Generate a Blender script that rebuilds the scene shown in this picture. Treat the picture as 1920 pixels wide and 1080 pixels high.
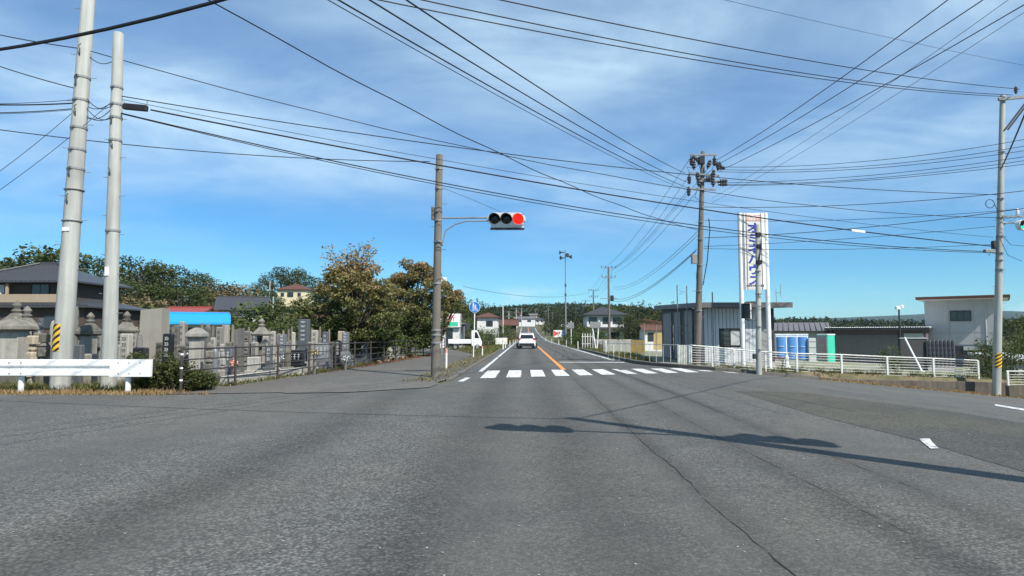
import bpy, bmesh, math, random
import numpy as np
from mathutils import Vector, Matrix
R = math.radians
for _o in list(bpy.data.objects):
    bpy.data.objects.remove(_o)
scene = bpy.context.scene
col = scene.collection
rng = random.Random(7)
nr = np.random.default_rng(11)

# ------------------------------------------------------------------ camera
F = 1200.0            # focal length in photo pixels (1920 wide)
EYE = 1.35
VPX, VPY = 984.0, 628.0
yaw = math.atan((VPX - 960) / F)
pitch = math.atan((VPY - 540) / F)
cam_d = bpy.data.cameras.new("camera")
cam = bpy.data.objects.new("camera", cam_d)
col.objects.link(cam)
cam.location = (0, 0, EYE)
cam.rotation_euler = (math.pi / 2 + pitch, 0, yaw)
cam_d.sensor_width = 36
cam_d.lens = 36 * F / 1920
cam_d.clip_start = 0.05
cam_d.clip_end = 30000
scene.camera = cam
RM = cam.rotation_euler.to_matrix()

# ------------------------------------------------------------------ sky and sun
SUN_EL, SUN_AZ = R(46), R(42)           # azimuth: towards +X from straight behind the camera
sdir = Vector((math.sin(SUN_AZ) * math.cos(SUN_EL), -math.cos(SUN_AZ) * math.cos(SUN_EL), math.sin(SUN_EL)))
sun_d = bpy.data.lights.new("sun", 'SUN')
sun_d.energy = 5.0
sun_d.angle = R(0.5)
sun_d.color = (1.0, 0.94, 0.86)
sun = bpy.data.objects.new("sun", sun_d)
col.objects.link(sun)
sun.rotation_euler = sdir.to_track_quat('Z', 'Y').to_euler()
sun.location = (60, -60, 90)

world = bpy.data.worlds.new("World")
scene.world = world
world.use_nodes = True
wt = world.node_tree
wt.nodes.clear()
def WN(t, **kw):
    n = wt.nodes.new(t)
    for k, v in kw.items():
        setattr(n, k, v)
    return n
sky = WN('ShaderNodeTexSky', sky_type='NISHITA', sun_disc=False)
sky.sun_elevation = SUN_EL
sky.sun_rotation = math.pi - SUN_AZ
sky.altitude = 100
sky.air_density = 0.95
sky.dust_density = 0.0
sky.ozone_density = 2.6
tc = WN('ShaderNodeTexCoord')
sep = WN('ShaderNodeSeparateXYZ')
wt.links.new(tc.outputs['Generated'], sep.inputs[0])
def WM(op, a, b=None, clamp=False):
    n = WN('ShaderNodeMath', operation=op, use_clamp=clamp)
    for i, v in enumerate((a, b)):
        if v is None:
            continue
        if isinstance(v, (int, float)):
            n.inputs[i].default_value = v
        else:
            wt.links.new(v, n.inputs[i])
    return n.outputs[0]
zz = WM('ADD', WM('MAXIMUM', sep.outputs['Z'], 0.0), 0.10)
cx_ = WM('DIVIDE', sep.outputs['X'], zz)
cy_ = WM('DIVIDE', sep.outputs['Y'], zz)
cmb = WN('ShaderNodeCombineXYZ')
wt.links.new(cx_, cmb.inputs[0]); wt.links.new(cy_, cmb.inputs[1])
mp = WN('ShaderNodeMapping')
mp.inputs['Rotation'].default_value = (0, 0, R(18))
mp.inputs['Location'].default_value = (1.3, 4.1, 0)
mp.inputs['Scale'].default_value = (0.55, 0.72, 1)
wt.links.new(cmb.outputs[0], mp.inputs['Vector'])
n1 = WN('ShaderNodeTexNoise'); n1.inputs['Scale'].default_value = 0.85
n1.inputs['Detail'].default_value = 5; n1.inputs['Roughness'].default_value = 0.5; n1.inputs['Distortion'].default_value = 0.35
wt.links.new(mp.outputs[0], n1.inputs['Vector'])
n2 = WN('ShaderNodeTexNoise'); n2.inputs['Scale'].default_value = 2.6
n2.inputs['Detail'].default_value = 8; n2.inputs['Roughness'].default_value = 0.6; n2.inputs['Distortion'].default_value = 0.6
wt.links.new(mp.outputs[0], n2.inputs['Vector'])
def ramp(sock, a, b):
    n = WN('ShaderNodeMapRange', interpolation_type='SMOOTHSTEP')
    n.inputs['From Min'].default_value = a; n.inputs['From Max'].default_value = b
    wt.links.new(sock, n.inputs['Value'])
    return n.outputs[0]
veil = ramp(n1.outputs['Fac'], 0.30, 0.60)
wisp = ramp(n2.outputs['Fac'], 0.28, 0.74)
cl = WM('MULTIPLY', veil, WM('ADD', WM('MULTIPLY', wisp, 0.70), 0.36))
cl = WM('ADD', WM('MULTIPLY', cl, 0.86), 0.14)                       # thin even veil behind the streaks
cl = WM('MULTIPLY', cl, ramp(sep.outputs['Z'], 0.06, 0.30))
# small cumulus low over the horizon, all the way round
mp2 = WN('ShaderNodeMapping'); mp2.inputs['Scale'].default_value = (1, 1, 2.4); mp2.inputs['Location'].default_value = (0.31, 0.0, 0.1)
wt.links.new(tc.outputs['Generated'], mp2.inputs['Vector'])
n3 = WN('ShaderNodeTexNoise'); n3.inputs['Scale'].default_value = 9.0; n3.inputs['Detail'].default_value = 6; n3.inputs['Roughness'].default_value = 0.55
wt.links.new(mp2.outputs[0], n3.inputs['Vector'])
cum = WM('MULTIPLY', ramp(n3.outputs['Fac'], 0.55, 0.64), WM('MULTIPLY', ramp(sep.outputs['Z'], 0.022, 0.036), WM('SUBTRACT', 1.0, ramp(sep.outputs['Z'], 0.05, 0.085))))
cl = WM('MAXIMUM', WM('MULTIPLY', cl, 0.85), WM('MULTIPLY', cum, 0.6), clamp=True)
mix = WN('ShaderNodeMix', data_type='RGBA')
wt.links.new(cl, mix.inputs['Factor'])
hs = WN('ShaderNodeHueSaturation'); hs.inputs['Saturation'].default_value = 1.28; hs.inputs['Value'].default_value = 1.0
wt.links.new(sky.outputs[0], hs.inputs['Color'])
tn = WN('ShaderNodeMix', data_type='RGBA', blend_type='MULTIPLY'); tn.inputs['Factor'].default_value = 1.0
wt.links.new(hs.outputs[0], tn.inputs['A']); tn.inputs['B'].default_value = (0.52, 0.92, 1.12, 1)
wt.links.new(tn.outputs['Result'], mix.inputs['A'])
mix.inputs['B'].default_value = (6.0, 8.1, 9.5, 1)
bg = WN('ShaderNodeBackground'); bg.inputs['Strength'].default_value = 0.088
wt.links.new(mix.outputs['Result'], bg.inputs['Color'])
wo = WN('ShaderNodeOutputWorld')
wt.links.new(bg.outputs[0], wo.inputs['Surface'])

scene.view_settings.view_transform = 'Standard'
scene.view_settings.look = 'None'
scene.view_settings.exposure = 0.45
scene.view_settings.gamma = 1.0
scene.view_settings.use_curve_mapping = False

# ------------------------------------------------------------------ coordinates
def P(px, py, Y):
    """world point seen at a photo pixel, at forward distance Y"""
    d = RM @ Vector(((px - 960) / F, (540 - py) / F, -1.0))
    return Vector((0, 0, EYE)) + d * (Y / d.y)
def G(px, py, z=0.0):
    d = RM @ Vector(((px - 960) / F, (540 - py) / F, -1.0))
    return Vector((0, 0, EYE)) + d * ((z - EYE) / d.z)
def GT(px, py):
    z = 0.0
    for _ in range(12):
        p = G(px, py, z); z = T(p.x, p.y)
    return G(px, py, z)
def ss(a, b, x):
    t = np.clip((np.asarray(x, float) - a) / (b - a), 0, 1)
    return t * t * (3 - 2 * t)
def Tz(X, Y):
    X = np.asarray(X, float); Y = np.asarray(Y, float)
    q = np.clip(Y - 90, 0, 210)
    r = 1.08e-4 * q * q + 0.043 * np.clip(Y - 300, 0, 850)
    a = X / np.maximum(Y, 1.0)
    wr = 1 - ss(0.16, 0.40, a)
    z = r * wr
    rg = np.clip(X - 6.0, 0, None)
    rg = np.where(rg < 2, rg * rg / 4, rg - 1)
    near = np.clip(rg, 0, 26) * 0.092
    far = np.clip(rg, 0, 60) * 0.040
    st = ss(27.85, 28.0, Y) * ss(9.5, 12.0, X) + ss(26.5, 30, Y) * (1 - ss(9.5, 12.0, X))
    z = z - (near * (1 - st) + far * st)
    # wooded rise on the left
    lh = ss(84, 150, Y) * ss(26, 60, -X)
    z = z + lh * 8.0 * (1 - ss(230, 420, Y))
    # ridges on the right
    wv = ss(0.20, 0.42, a)
    z = z + wv * (ss(420, 720, Y) * 15 + 4 * ss(420, 720, Y) * np.sin(X / 90.0) + ss(2300, 4300, Y) * (112 + 22 * np.sin(X / 420.0 + 0.6) + 9 * np.sin(X / 150.0)))
    z = z + (1 - wv) * ss(500, 1100, Y) * (7 * np.sin(X / 130.0 + 1.0) + 4 * np.sin(X / 57.0))
    return z
def T(x, y):
    return float(Tz(x, y))

# ------------------------------------------------------------------ mesh builder
class MB:
    def __init__(s):
        s.v = []; s.f = []
    def add(s, vs, fs):
        n = len(s.v)
        s.v += [tuple(p) for p in vs]
        s.f += [tuple(i + n for i in f) for f in fs]
        return s
    def box(s, c, d, rz=0, rx=0, ry=0, taper=1.0):
        hx, hy, hz = d[0] / 2, d[1] / 2, d[2] / 2
        M = Matrix.Rotation(rz, 3, 'Z') @ Matrix.Rotation(ry, 3, 'Y') @ Matrix.Rotation(rx, 3, 'X')
        vs = []
        for z in (-hz, hz):
            k = taper if z > 0 else 1
            for x, y in ((-hx, -hy), (hx, -hy), (hx, hy), (-hx, hy)):
                vs.append(M @ Vector((x * k, y * k, z)) + Vector(c))
        return s.add(vs, [(3, 2, 1, 0), (4, 5, 6, 7), (0, 1, 5, 4), (1, 2, 6, 5), (2, 3, 7, 6), (3, 0, 4, 7)])
    def bbox(s, c, d, b=0.01, rz=0):
        """box with chamfered vertical and top edges"""
        hx, hy, hz = d[0] / 2, d[1] / 2, d[2] / 2
        b = min(b, hx * .45, hy * .45, hz * .45)
        M = Matrix.Rotation(rz, 3, 'Z')
        def ring(x, y, z, bb):
            return [(-x + bb, -y, z), (x - bb, -y, z), (x, -y + bb, z), (x, y - bb, z), (x - bb, y, z), (-x + bb, y, z), (-x, y - bb, z), (-x, -y + bb, z)]
        vs = ring(hx, hy, -hz, b) + ring(hx, hy, hz - b, b) + ring(hx - b, hy - b, hz, b * .5)
        vs = [M @ Vector(p) + Vector(c) for p in vs]
        fs = [tuple(range(7, -1, -1)), tuple(range(16, 24))]
        for k in (0, 8):
            for i in range(8):
                j = (i + 1) % 8
                fs.append((k + i, k + j, k + 8 + j, k + 8 + i))
        return s.add(vs, fs)
    def tube(s, pts, r, n=8, cap=True):
        pts = [Vector(p) for p in pts]
        m = len(pts)
        rs = r if isinstance(r, (list, tuple)) else [r] * m
        vs = []; up = None
        for i, p in enumerate(pts):
            t = (pts[min(i + 1, m - 1)] - pts[max(i - 1, 0)])
            t = t.normalized() if t.length > 1e-9 else Vector((0, 0, 1))
            if up is None:
                up = Vector((1, 0, 0)) if abs(t.z) > .9 else Vector((0, 0, 1))
            u = t.cross(up)
            if u.length < 1e-6:
                u = t.cross(Vector((0, 1, 0)))
            u.normalize(); w = t.cross(u).normalized(); up = (u.cross(t)).normalized() * 1.0
            up = -w if (-w).dot(up) >= 0 else w
            for k in range(n):
                a = 2 * math.pi * k / n
                vs.append(p + (u * math.cos(a) + w * math.sin(a)) * rs[i])
        fs = []
        for i in range(m - 1):
            for k in range(n):
                k2 = (k + 1) % n
                fs.append((i * n + k, i * n + k2, (i + 1) * n + k2, (i + 1) * n + k))
        if cap:
            fs.append(tuple(range(n - 1, -1, -1))); fs.append(tuple((m - 1) * n + k for k in range(n)))
        return s.add(vs, fs)
    def lathe(s, prof, n=12, c=(0, 0, 0), rot=0.0, axis='Z'):
        vs = []
        for r, z in prof:
            for k in range(n):
                a = 2 * math.pi * k / n + rot
                p = Vector((r * math.cos(a), r * math.sin(a), z))
                if axis == 'Y':
                    p = Vector((p.x, p.z, p.y))
                elif axis == 'X':
                    p = Vector((p.z, p.x, p.y))
                vs.append(p + Vector(c))
        m = len(prof); fs = []
        for i in range(m - 1):
            for k in range(n):
                k2 = (k + 1) % n
                fs.append((i * n + k, i * n + k2, (i + 1) * n + k2, (i + 1) * n + k))
        fs.append(tuple(range(n - 1, -1, -1))); fs.append(tuple((m - 1) * n + k for k in range(n)))
        return s.add(vs, fs)
    def prism(s, poly, a, b, axis='Y'):
        """extrude a 2-D polygon along an axis from a to b (poly in the other two coords)"""
        def mk(p, t):
            if axis == 'Y': return (p[0], t, p[1])
            if axis == 'X': return (t, p[0], p[1])
            return (p[0], p[1], t)
        n = len(poly)
        vs = [mk(p, a) for p in poly] + [mk(p, b) for p in poly]
        fs = [tuple(range(n)), tuple(range(2 * n - 1, n - 1, -1))]
        for i in range(n):
            j = (i + 1) % n
            fs.append((j, i, n + i, n + j))
        return s.add(vs, fs)
    def quad(s, *p):
        return s.add(p, [tuple(range(len(p)))])
    def mesh(s, name):
        me = bpy.data.meshes.new(name)
        me.from_pydata(s.v, [], s.f)
        bm = bmesh.new(); bm.from_mesh(me)
        bmesh.ops.recalc_face_normals(bm, faces=bm.faces)
        bm.to_mesh(me); bm.free()
        return me
    def obj(s, name, m, parent=None, loc=None, smooth=False):
        me = s.mesh(name)
        if m: me.materials.append(m)
        if smooth:
            me.shade_smooth()
            me.set_sharp_from_angle(angle=R(40))
        return link(name, me, parent, loc)
def link(name, me, parent=None, loc=None):
    o = bpy.data.objects.new(name, me)
    col.objects.link(o)
    if parent: o.parent = parent
    if loc is not None: o.location = loc
    return o
def tag(o, label, cat, group=None, kind=None):
    if label: o['label'] = label
    if cat: o['category'] = cat
    if group: o['group'] = group
    if kind: o['kind'] = kind
    return o
def thing(name, label, cat, loc=(0, 0, 0), rz=0, group=None):
    o = bpy.data.objects.new(name, None)
    o.empty_display_size = 0.2
    col.objects.link(o)
    o.location = loc; o.rotation_euler = (0, 0, rz)
    return tag(o, label, cat, group)
kids = {}
def tree_children(o):
    if not kids:
        pass
    return [c for c in o.children]
def dup(root, loc, rz=0, sc=None, label=None, group=None):
    r = root.copy(); col.objects.link(r); r.location = loc; r.rotation_euler = (0, 0, rz)
    if sc is not None: r.scale = (sc, sc, sc) if isinstance(sc, (int, float)) else sc
    if label: r['label'] = label
    if group: r['group'] = group
    for ch in root.children:
        c = ch.copy(); col.objects.link(c); c.parent = r
        for g in ch.children:
            d = g.copy(); col.objects.link(d); d.parent = c
    return r

# ------------------------------------------------------------------ materials
def mat(name, c, rough=0.8, var=0.12, scale=2.5, streak=0.0, bump=0.0, bscale=30.0, metal=0.0, spec=0.3, speck=0.0, sscale=120.0, c2=None, stain=None, emit=None, orand=0.0):
    m = bpy.data.materials.new(name); m.use_nodes = True
    t = m.node_tree; b = t.nodes['Principled BSDF']
    b.inputs['Roughness'].default_value = rough
    b.inputs['Metallic'].default_value = metal
    b.inputs['Specular IOR Level'].default_value = spec
    if emit:
        b.inputs['Emission Color'].default_value = (*emit[0], 1); b.inputs['Emission Strength'].default_value = emit[1]
    tcn = t.nodes.new('ShaderNodeTexCoord')
    def noise(sc, det=4, vec=None, ro=0.55):
        n = t.nodes.new('ShaderNodeTexNoise'); n.inputs['Scale'].default_value = sc
        n.inputs['Detail'].default_value = det; n.inputs['Roughness'].default_value = ro
        t.links.new(vec or tcn.outputs['Object'], n.inputs['Vector'])
        return n.outputs['Fac']
    def mr(s, a, bb, lo, hi):
        n = t.nodes.new('ShaderNodeMapRange'); n.inputs['From Min'].default_value = a; n.inputs['From Max'].default_value = bb
        n.inputs['To Min'].default_value = lo; n.inputs['To Max'].default_value = hi
        t.links.new(s, n.inputs['Value']); return n.outputs[0]
    def mixc(f, a, bb, bt='MIX'):
        n = t.nodes.new('ShaderNodeMix'); n.data_type = 'RGBA'; n.blend_type = bt
        for s, v in ((n.inputs['Factor'], f), (n.inputs['A'], a), (n.inputs['B'], bb)):
            if isinstance(v, (int, float)): s.default_value = v
            elif isinstance(v, tuple): s.default_value = v if len(v) == 4 else (*v, 1)
            else: t.links.new(v, s)
        return n.outputs['Result']
    def grey(s):
        n = t.nodes.new('ShaderNodeCombineColor')
        for i in range(3): t.links.new(s, n.inputs[i])
        return n.outputs[0]
    cur = (*c, 1)
    if c2:
        cur = mixc(mr(noise(scale * .6, 5), .4, .6, 0, 1), cur, (*c2, 1))
    if var:
        cur = mixc(1.0, cur, grey(mr(noise(scale, 5), .25, .75, 1 - var, 1 + var)), 'MULTIPLY')
    if orand:
        oi = t.nodes.new('ShaderNodeObjectInfo')
        cur = mixc(1.0, cur, grey(mr(oi.outputs['Random'], 0, 1, 1 - orand, 1 + orand * .5)), 'MULTIPLY')
    if speck:
        cur = mixc(1.0, cur, grey(mr(noise(sscale, 2), .3, .7, 1 - speck, 1 + speck)), 'MULTIPLY')
    if streak:
        mpn = t.nodes.new('ShaderNodeMapping'); mpn.inputs['Scale'].default_value = (6, 6, .35)
        t.links.new(tcn.outputs['Object'], mpn.inputs['Vector'])
        cur = mixc(1.0, cur, grey(mr(noise(1.3, 5, mpn.outputs[0]), .35, .75, 1, 1 - streak)), 'MULTIPLY')
    if stain:
        cur = mixc(mr(noise(stain[1], 6, None, .65), stain[2], stain[2] + .12, 0, stain[3]), cur, (*stain[0], 1))
    if isinstance(cur, tuple): b.inputs['Base Color'].default_value = cur
    else: t.links.new(cur, b.inputs['Base Color'])
    if bump:
        bn = t.nodes.new('ShaderNodeBump'); bn.inputs['Strength'].default_value = bump; bn.inputs['Distance'].default_value = 0.02
        t.links.new(noise(bscale, 4), bn.inputs['Height']); t.links.new(bn.outputs[0], b.inputs['Normal'])
    return m
def leafmat(name, cols, tr=0.3):
    m = bpy.data.materials.new(name); m.use_nodes = True
    t = m.node_tree; b = t.nodes['Principled BSDF']
    b.inputs['Roughness'].default_value = 0.65; b.inputs['Specular IOR Level'].default_value = 0.2
    at = t.nodes.new('ShaderNodeAttribute'); at.attribute_name = 'tone'
    cr = t.nodes.new('ShaderNodeValToRGB')
    el = cr.color_ramp.elements
    while len(el) < len(cols): el.new(0.5)
    for i, c in enumerate(cols):
        el[i].position = i / (len(cols) - 1); el[i].color = (*c, 1)
    t.links.new(at.outputs['Fac'], cr.inputs[0])
    t.links.new(cr.outputs[0], b.inputs['Base Color'])
    tl = t.nodes.new('ShaderNodeBsdfTranslucent'); t.links.new(cr.outputs[0], tl.inputs[0])
    mx = t.nodes.new('ShaderNodeMixShader'); mx.inputs[0].default_value = tr
    t.links.new(b.outputs[0], mx.inputs[1]); t.links.new(tl.outputs[0], mx.inputs[2])
    t.links.new(mx.outputs[0], t.nodes['Material Output'].inputs[0])
    return m

def asphalt(name, base, warm, tracks=True, brk=0.36):
    m = bpy.data.materials.new(name); m.use_nodes = True
    t = m.node_tree; b = t.nodes['Principled BSDF']
    b.inputs['Roughness'].default_value = 0.85; b.inputs['Specular IOR Level'].default_value = 0.25
    N = t.nodes.new; L = t.links.new
    tcn = N('ShaderNodeTexCoord')
    def mth(op, a, bb=None, cc=None):
        n = N('ShaderNodeMath'); n.operation = op
        for i, v in enumerate((a, bb, cc)):
            if v is None: continue
            if isinstance(v, (int, float)): n.inputs[i].default_value = v
            else: L(v, n.inputs[i])
        return n.outputs[0]
    def mr(s, a, bb, lo, hi):
        n = N('ShaderNodeMapRange'); n.interpolation_type = 'SMOOTHSTEP'
        n.inputs['From Min'].default_value = a; n.inputs['From Max'].default_value = bb
        n.inputs['To Min'].default_value = lo; n.inputs['To Max'].default_value = hi
        L(s, n.inputs['Value']); return n.outputs[0]
    def noise(sc, det=4, ro=.55, vec=None):
        n = N('ShaderNodeTexNoise'); n.inputs['Scale'].default_value = sc; n.inputs['Detail'].default_value = det; n.inputs['Roughness'].default_value = ro
        L(vec or tcn.outputs['Object'], n.inputs['Vector']); return n.outputs['Fac']
    vor = N('ShaderNodeTexVoronoi'); vor.inputs['Scale'].default_value = 46; L(tcn.outputs['Object'], vor.inputs['Vector'])
    sc = N('ShaderNodeSeparateColor'); L(vor.outputs['Color'], sc.inputs[0])
    stone = sc.outputs[0]
    mpn = N('ShaderNodeMapping'); mpn.inputs['Scale'].default_value = (1.0, .14, 1.0); L(tcn.outputs['Object'], mpn.inputs['Vector'])
    lon = mpn.outputs[0]                                     # wear runs along the driving direction
    patchy = mr(noise(.55, 4, .55, lon), .36, .64, 0.0, 1.0)         # where the binder has worn off the stones
    stone_amp = mth('MULTIPLY_ADD', patchy, .50, 0.34)
    stone_k = mth('MULTIPLY_ADD', mth('SUBTRACT', mth('POWER', stone, 1.6), .38), stone_amp, 1.0)
    gap = mr(vor.outputs['Distance'], .30, .72, 1.0, 0.52)  # dark joints between stones
    gap = mth('MULTIPLY_ADD', mth('SUBTRACT', gap, 1.0), stone_amp, 1.0)
    big = mr(noise(.30, 5, .55, lon), .3, .7, .90, 1.10)
    mid = mr(noise(1.7, 5, .6), .3, .7, .92, 1.08)
    fine = mr(noise(240, 2), .2, .8, .82, 1.18)
    k = mth('MULTIPLY', mth('MULTIPLY', stone_k, gap), mth('MULTIPLY', mth('MULTIPLY', big, mid), fine))
    k = mth('MULTIPLY', k, mth('MULTIPLY_ADD', patchy, .16, .98))
    if tracks:
        sp = N('ShaderNodeSeparateXYZ'); L(tcn.outputs['Object'], sp.inputs[0])
        wob = mth('MULTIPLY_ADD', noise(.12, 2), .3, -.15)
        x = mth('ADD', sp.outputs[0], wob)
        tr = None
        for c0, w in ((-.75, .40), (.55, .40), (1.52, .16), (2.55, .22), (3.40, .22), (-2.9, .5)):
            g = mr(mth('ABSOLUTE', mth('SUBTRACT', x, c0)), 0.0, w * 1.6, 1.0, 0.0)
            tr = g if tr is None else mth('MAXIMUM', tr, g)
        k = mth('MULTIPLY', k, mth('MULTIPLY_ADD', mth('MULTIPLY', tr, mr(noise(.6, 4, .55, lon), .3, .7, .35, 1.0)), -.36, 1.0))
    tint = N('ShaderNodeMix'); tint.data_type = 'RGBA'
    tint.inputs['A'].default_value = (*base, 1); tint.inputs['B'].default_value = (*warm, 1)
    L(mr(noise(.22, 4), .4, .65, 0, 1), tint.inputs['Factor'])
    mul = N('ShaderNodeMix'); mul.data_type = 'RGBA'; mul.blend_type = 'MULTIPLY'; mul.inputs['Factor'].default_value = 1
    cc = N('ShaderNodeCombineColor')
    for i in range(3): L(k, cc.inputs[i])
    L(tint.outputs['Result'], mul.inputs['A']); L(cc.outputs[0], mul.inputs['B'])
    L(mul.outputs['Result'], b.inputs['Base Color'])
    bn = N('ShaderNodeBump'); bn.inputs['Strength'].default_value = .55; bn.inputs['Distance'].default_value = .006
    L(mth('SUBTRACT', 1.0, vor.outputs['Distance']), bn.inputs['Height']); L(bn.outputs[0], b.inputs['Normal'])
    return m

M = {}
M['asphalt'] = asphalt('asphalt', (.101, .101, .096), (.114, .110, .098))
M['asphalt_old'] = asphalt('asphalt_old', (.066, .069, .062), (.088, .084, .066), False)
M['walk'] = asphalt('sidewalk_asphalt', (.115, .112, .104), (.128, .118, .104), False)
M['paint'] = mat('road_paint_white', (.72, .74, .74), .6, .08, 6, stain=((.19, .19, .185), 5, .475, .85))
M['paint_worn'] = mat('road_paint_worn', (.58, .59, .58), .6, .1, 6, stain=((.16, .16, .16), 8, .50, .9))
M['orange'] = mat('road_paint_orange', (.72, .26, .055), .6, .1, 5, stain=((.22, .15, .10), 8, .6, .6))
M['conc'] = mat('concrete', (.38, .37, .34), .9, .14, 3, streak=.25, bump=.25, speck=.12)
M['conc_pole'] = mat('pole_concrete', (.40, .41, .38), .85, .14, 1.2, streak=.35, stain=((.24, .235, .20), 1.6, .60, .55), speck=.07, bump=.12)
M['conc_pole2'] = mat('pole_concrete_dark', (.165, .150, .128), .9, .16, 2, streak=.3, speck=.12, bump=.2, stain=((.13, .12, .10), 3, .55, .6))
M['conc_dark'] = mat('concrete_stained', (.135, .115, .092), .9, .2, 2.2, streak=.45, bump=.4, stain=((.07, .06, .05), 1.6, .52, .8))
M['kerb'] = mat('kerb_concrete', (.13, .122, .11), .9, .2, 3, bump=.3, stain=((.08, .075, .06), 3, .5, .7))
M['dirt'] = mat('dirt_verge', (.17, .135, .085), .95, .25, 1.5, bump=.6, bscale=12, c2=(.10, .10, .045), speck=.2)
M['grassy'] = mat('ground_grass', (.070, .088, .030), .95, .3, .25, bump=.5, bscale=6, c2=(.12, .105, .050), speck=.25, sscale=20)
M['gravel'] = mat('cemetery_gravel', (.16, .148, .12), .95, .25, 3, bump=.8, bscale=40, speck=.35, c2=(.15, .14, .10))
M['yard'] = mat('yard_ground', (.25, .245, .20), .9, .15, .8, bump=.3, c2=(.17, .185, .10), speck=.12)
M['steel_white'] = mat('white_steel', (.80, .81, .80), .45, .05, 3, streak=.16, spec=.4, stain=((.42, .36, .28), 5, .66, .55))
M['white_paint'] = mat('white_painted_metal', (.78, .79, .78), .45, .05, 3, streak=.15, spec=.4)
M['fence_white'] = mat('fence_white_paint', (.66, .66, .62), .55, .1, 4, streak=.25, stain=((.28, .17, .09), 9, .63, .7))
M['brown_steel'] = mat('brown_fence_steel', (.050, .040, .036), .5, .15, 6, spec=.4)
M['galv'] = mat('galvanised_steel', (.22, .23, .23), .6, .12, 8, metal=.1)
M['dark_metal'] = mat('dark_metal', (.035, .036, .038), .5, .1, 6)
M['black'] = mat('black_plastic', (.018, .018, .020), .5, .05, 6)
M['wire'] = mat('wire_black', (.012, .013, .016), .6, .0)
M['porcelain'] = mat('insulator', (.05, .05, .055), .35, .05, 6, spec=.5)
M['porcelain_w'] = mat('insulator_white', (.72, .72, .70), .3, .05, 6, spec=.5)
M['hazard_y'] = mat('hazard_yellow', (.70, .42, .035), .5, .12, 8, stain=((.3, .2, .06), 12, .6, .5))
M['red_on'] = mat('red_light', (.8, .01, .005), .4, 0, emit=((1.0, .012, .004), 1.6))
M['lens_off'] = mat('dark_lens', (.012, .012, .013), .25, 0, spec=.5)
M['green_on'] = mat('green_light', (.01, .5, .3), .4, 0, emit=((.02, .9, .55), 1.0))
M['sig_white'] = mat('signal_housing', (.66, .69, .70), .45, .05, 4, spec=.4)
M['sign_blue'] = mat('sign_blue', (.012, .16, .50), .4, .04, 5, spec=.4)
M['sign_white'] = mat('sign_white', (.80, .80, .78), .5, .05, 4, streak=.10)
M['sign_panel'] = mat('sign_panel', (.66, .66, .61), .55, .05, 2, streak=.12)
M['ink_blue'] = mat('lettering_blue', (.035, .055, .36), .5, .05, 5)
M['ink_red'] = mat('lettering_red', (.72, .09, .09), .5, .05, 5)
M['ink_pink'] = mat('lettering_pink', (.78, .30, .24), .5, .05, 5)
M['ink_dark'] = mat('lettering_dark', (.07, .055, .075), .5, .05, 5)
M['green_band'] = mat('sign_green', (.05, .50, .30), .5, .05, 5)
M['granite'] = mat('granite_grey', (.205, .20, .185), .75, .18, 5, orand=.4, streak=.45, speck=.18, bump=.15, bscale=60)
M['granite_l'] = mat('granite_pale', (.36, .345, .305), .7, .14, 4, orand=.3, stain=((.15, .14, .12), 7, .58, .55), streak=.32, speck=.12, bump=.1)
M['granite_d'] = mat('granite_dark', (.085, .092, .098), .35, .12, 6, speck=.2, spec=.5)
M['granite_m'] = mat('granite_blue_grey', (.17, .18, .19), .4, .12, 6, speck=.2, spec=.5, orand=.35, streak=.15)
M['granite_b'] = mat('granite_black', (.018, .018, .020), .22, .1, 6, speck=.2, spec=.5)
M['old_stone'] = mat('old_weathered_stone', (.175, .165, .14), .95, .3, 4, orand=.35, streak=.3, bump=.6, bscale=18, speck=.2, stain=((.30, .28, .22), 6, .58, .6))
M['stone_warm'] = mat('tan_stone', (.34, .29, .21), .9, .2, 4, bump=.5, bscale=14, speck=.15)
M['engraved'] = mat('engraved_letters', (.50, .52, .52), .7, .05, 6)
M['glass'] = mat('window_glass', (.035, .045, .055), .08, .1, 1.5, spec=.6)
M['curtain'] = mat('curtained_pane', (.42, .44, .43), .3, .12, 4, spec=.5)
M['frame_dk'] = mat('window_frame_dark', (.045, .040, .036), .5, .05, 6)
M['frame_al'] = mat('window_frame_aluminium', (.45, .46, .46), .4, .05, 6, metal=.5)
M['tile'] = mat('roof_tile_grey', (.050, .053, .060), .45, .15, 5, speck=.12, spec=.45)
M['tile_blk'] = mat('roof_tile_charcoal', (.042, .043, .047), .5, .15, 5, speck=.1)
M['roof_red'] = mat('roof_red_metal', (.27, .065, .060), .5, .14, 2, streak=.2)
M['roof_brown'] = mat('roof_brown_metal', (.11, .050, .036), .6, .15, 2)
M['roof_blue'] = mat('roof_blue_sheet', (.022, .30, .70), .42, .05, 2, streak=.05)
M['roof_grey'] = mat('roof_grey_metal', (.15, .14, .145), .5, .12, 2, streak=.2)
M['plaster'] = mat('plaster_cream', (.60, .55, .42), .9, .06, 2, streak=.14)
M['plaster_w'] = mat('plaster_white', (.66, .66, .63), .9, .05, 2, streak=.12)
M['plaster_pale'] = mat('plaster_pale_yellow', (.66, .60, .40), .9, .05, 2, streak=.1)
M['beige'] = mat('beige_panel', (.34, .27, .195), .8, .06, 2, streak=.08)
M['brown_wall'] = mat('dark_brown_wall', (.075, .055, .046), .85, .12, 3)
M['siding'] = mat('grey_blue_siding', (.48, .51, .54), .5, .05, 1.5, streak=.08, spec=.35)
M['siding_d'] = mat('charcoal_siding', (.045, .046, .050), .55, .08, 2)
M['siding_m'] = mat('warm_grey_siding', (.27, .265, .27), .6, .07, 2, streak=.06)
M['fascia'] = mat('fascia_grey', (.12, .115, .12), .5, .06, 2)
M['house_grey'] = mat('house_wall_grey', (.40, .40, .405), .75, .05, 2, streak=.10)
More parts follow.
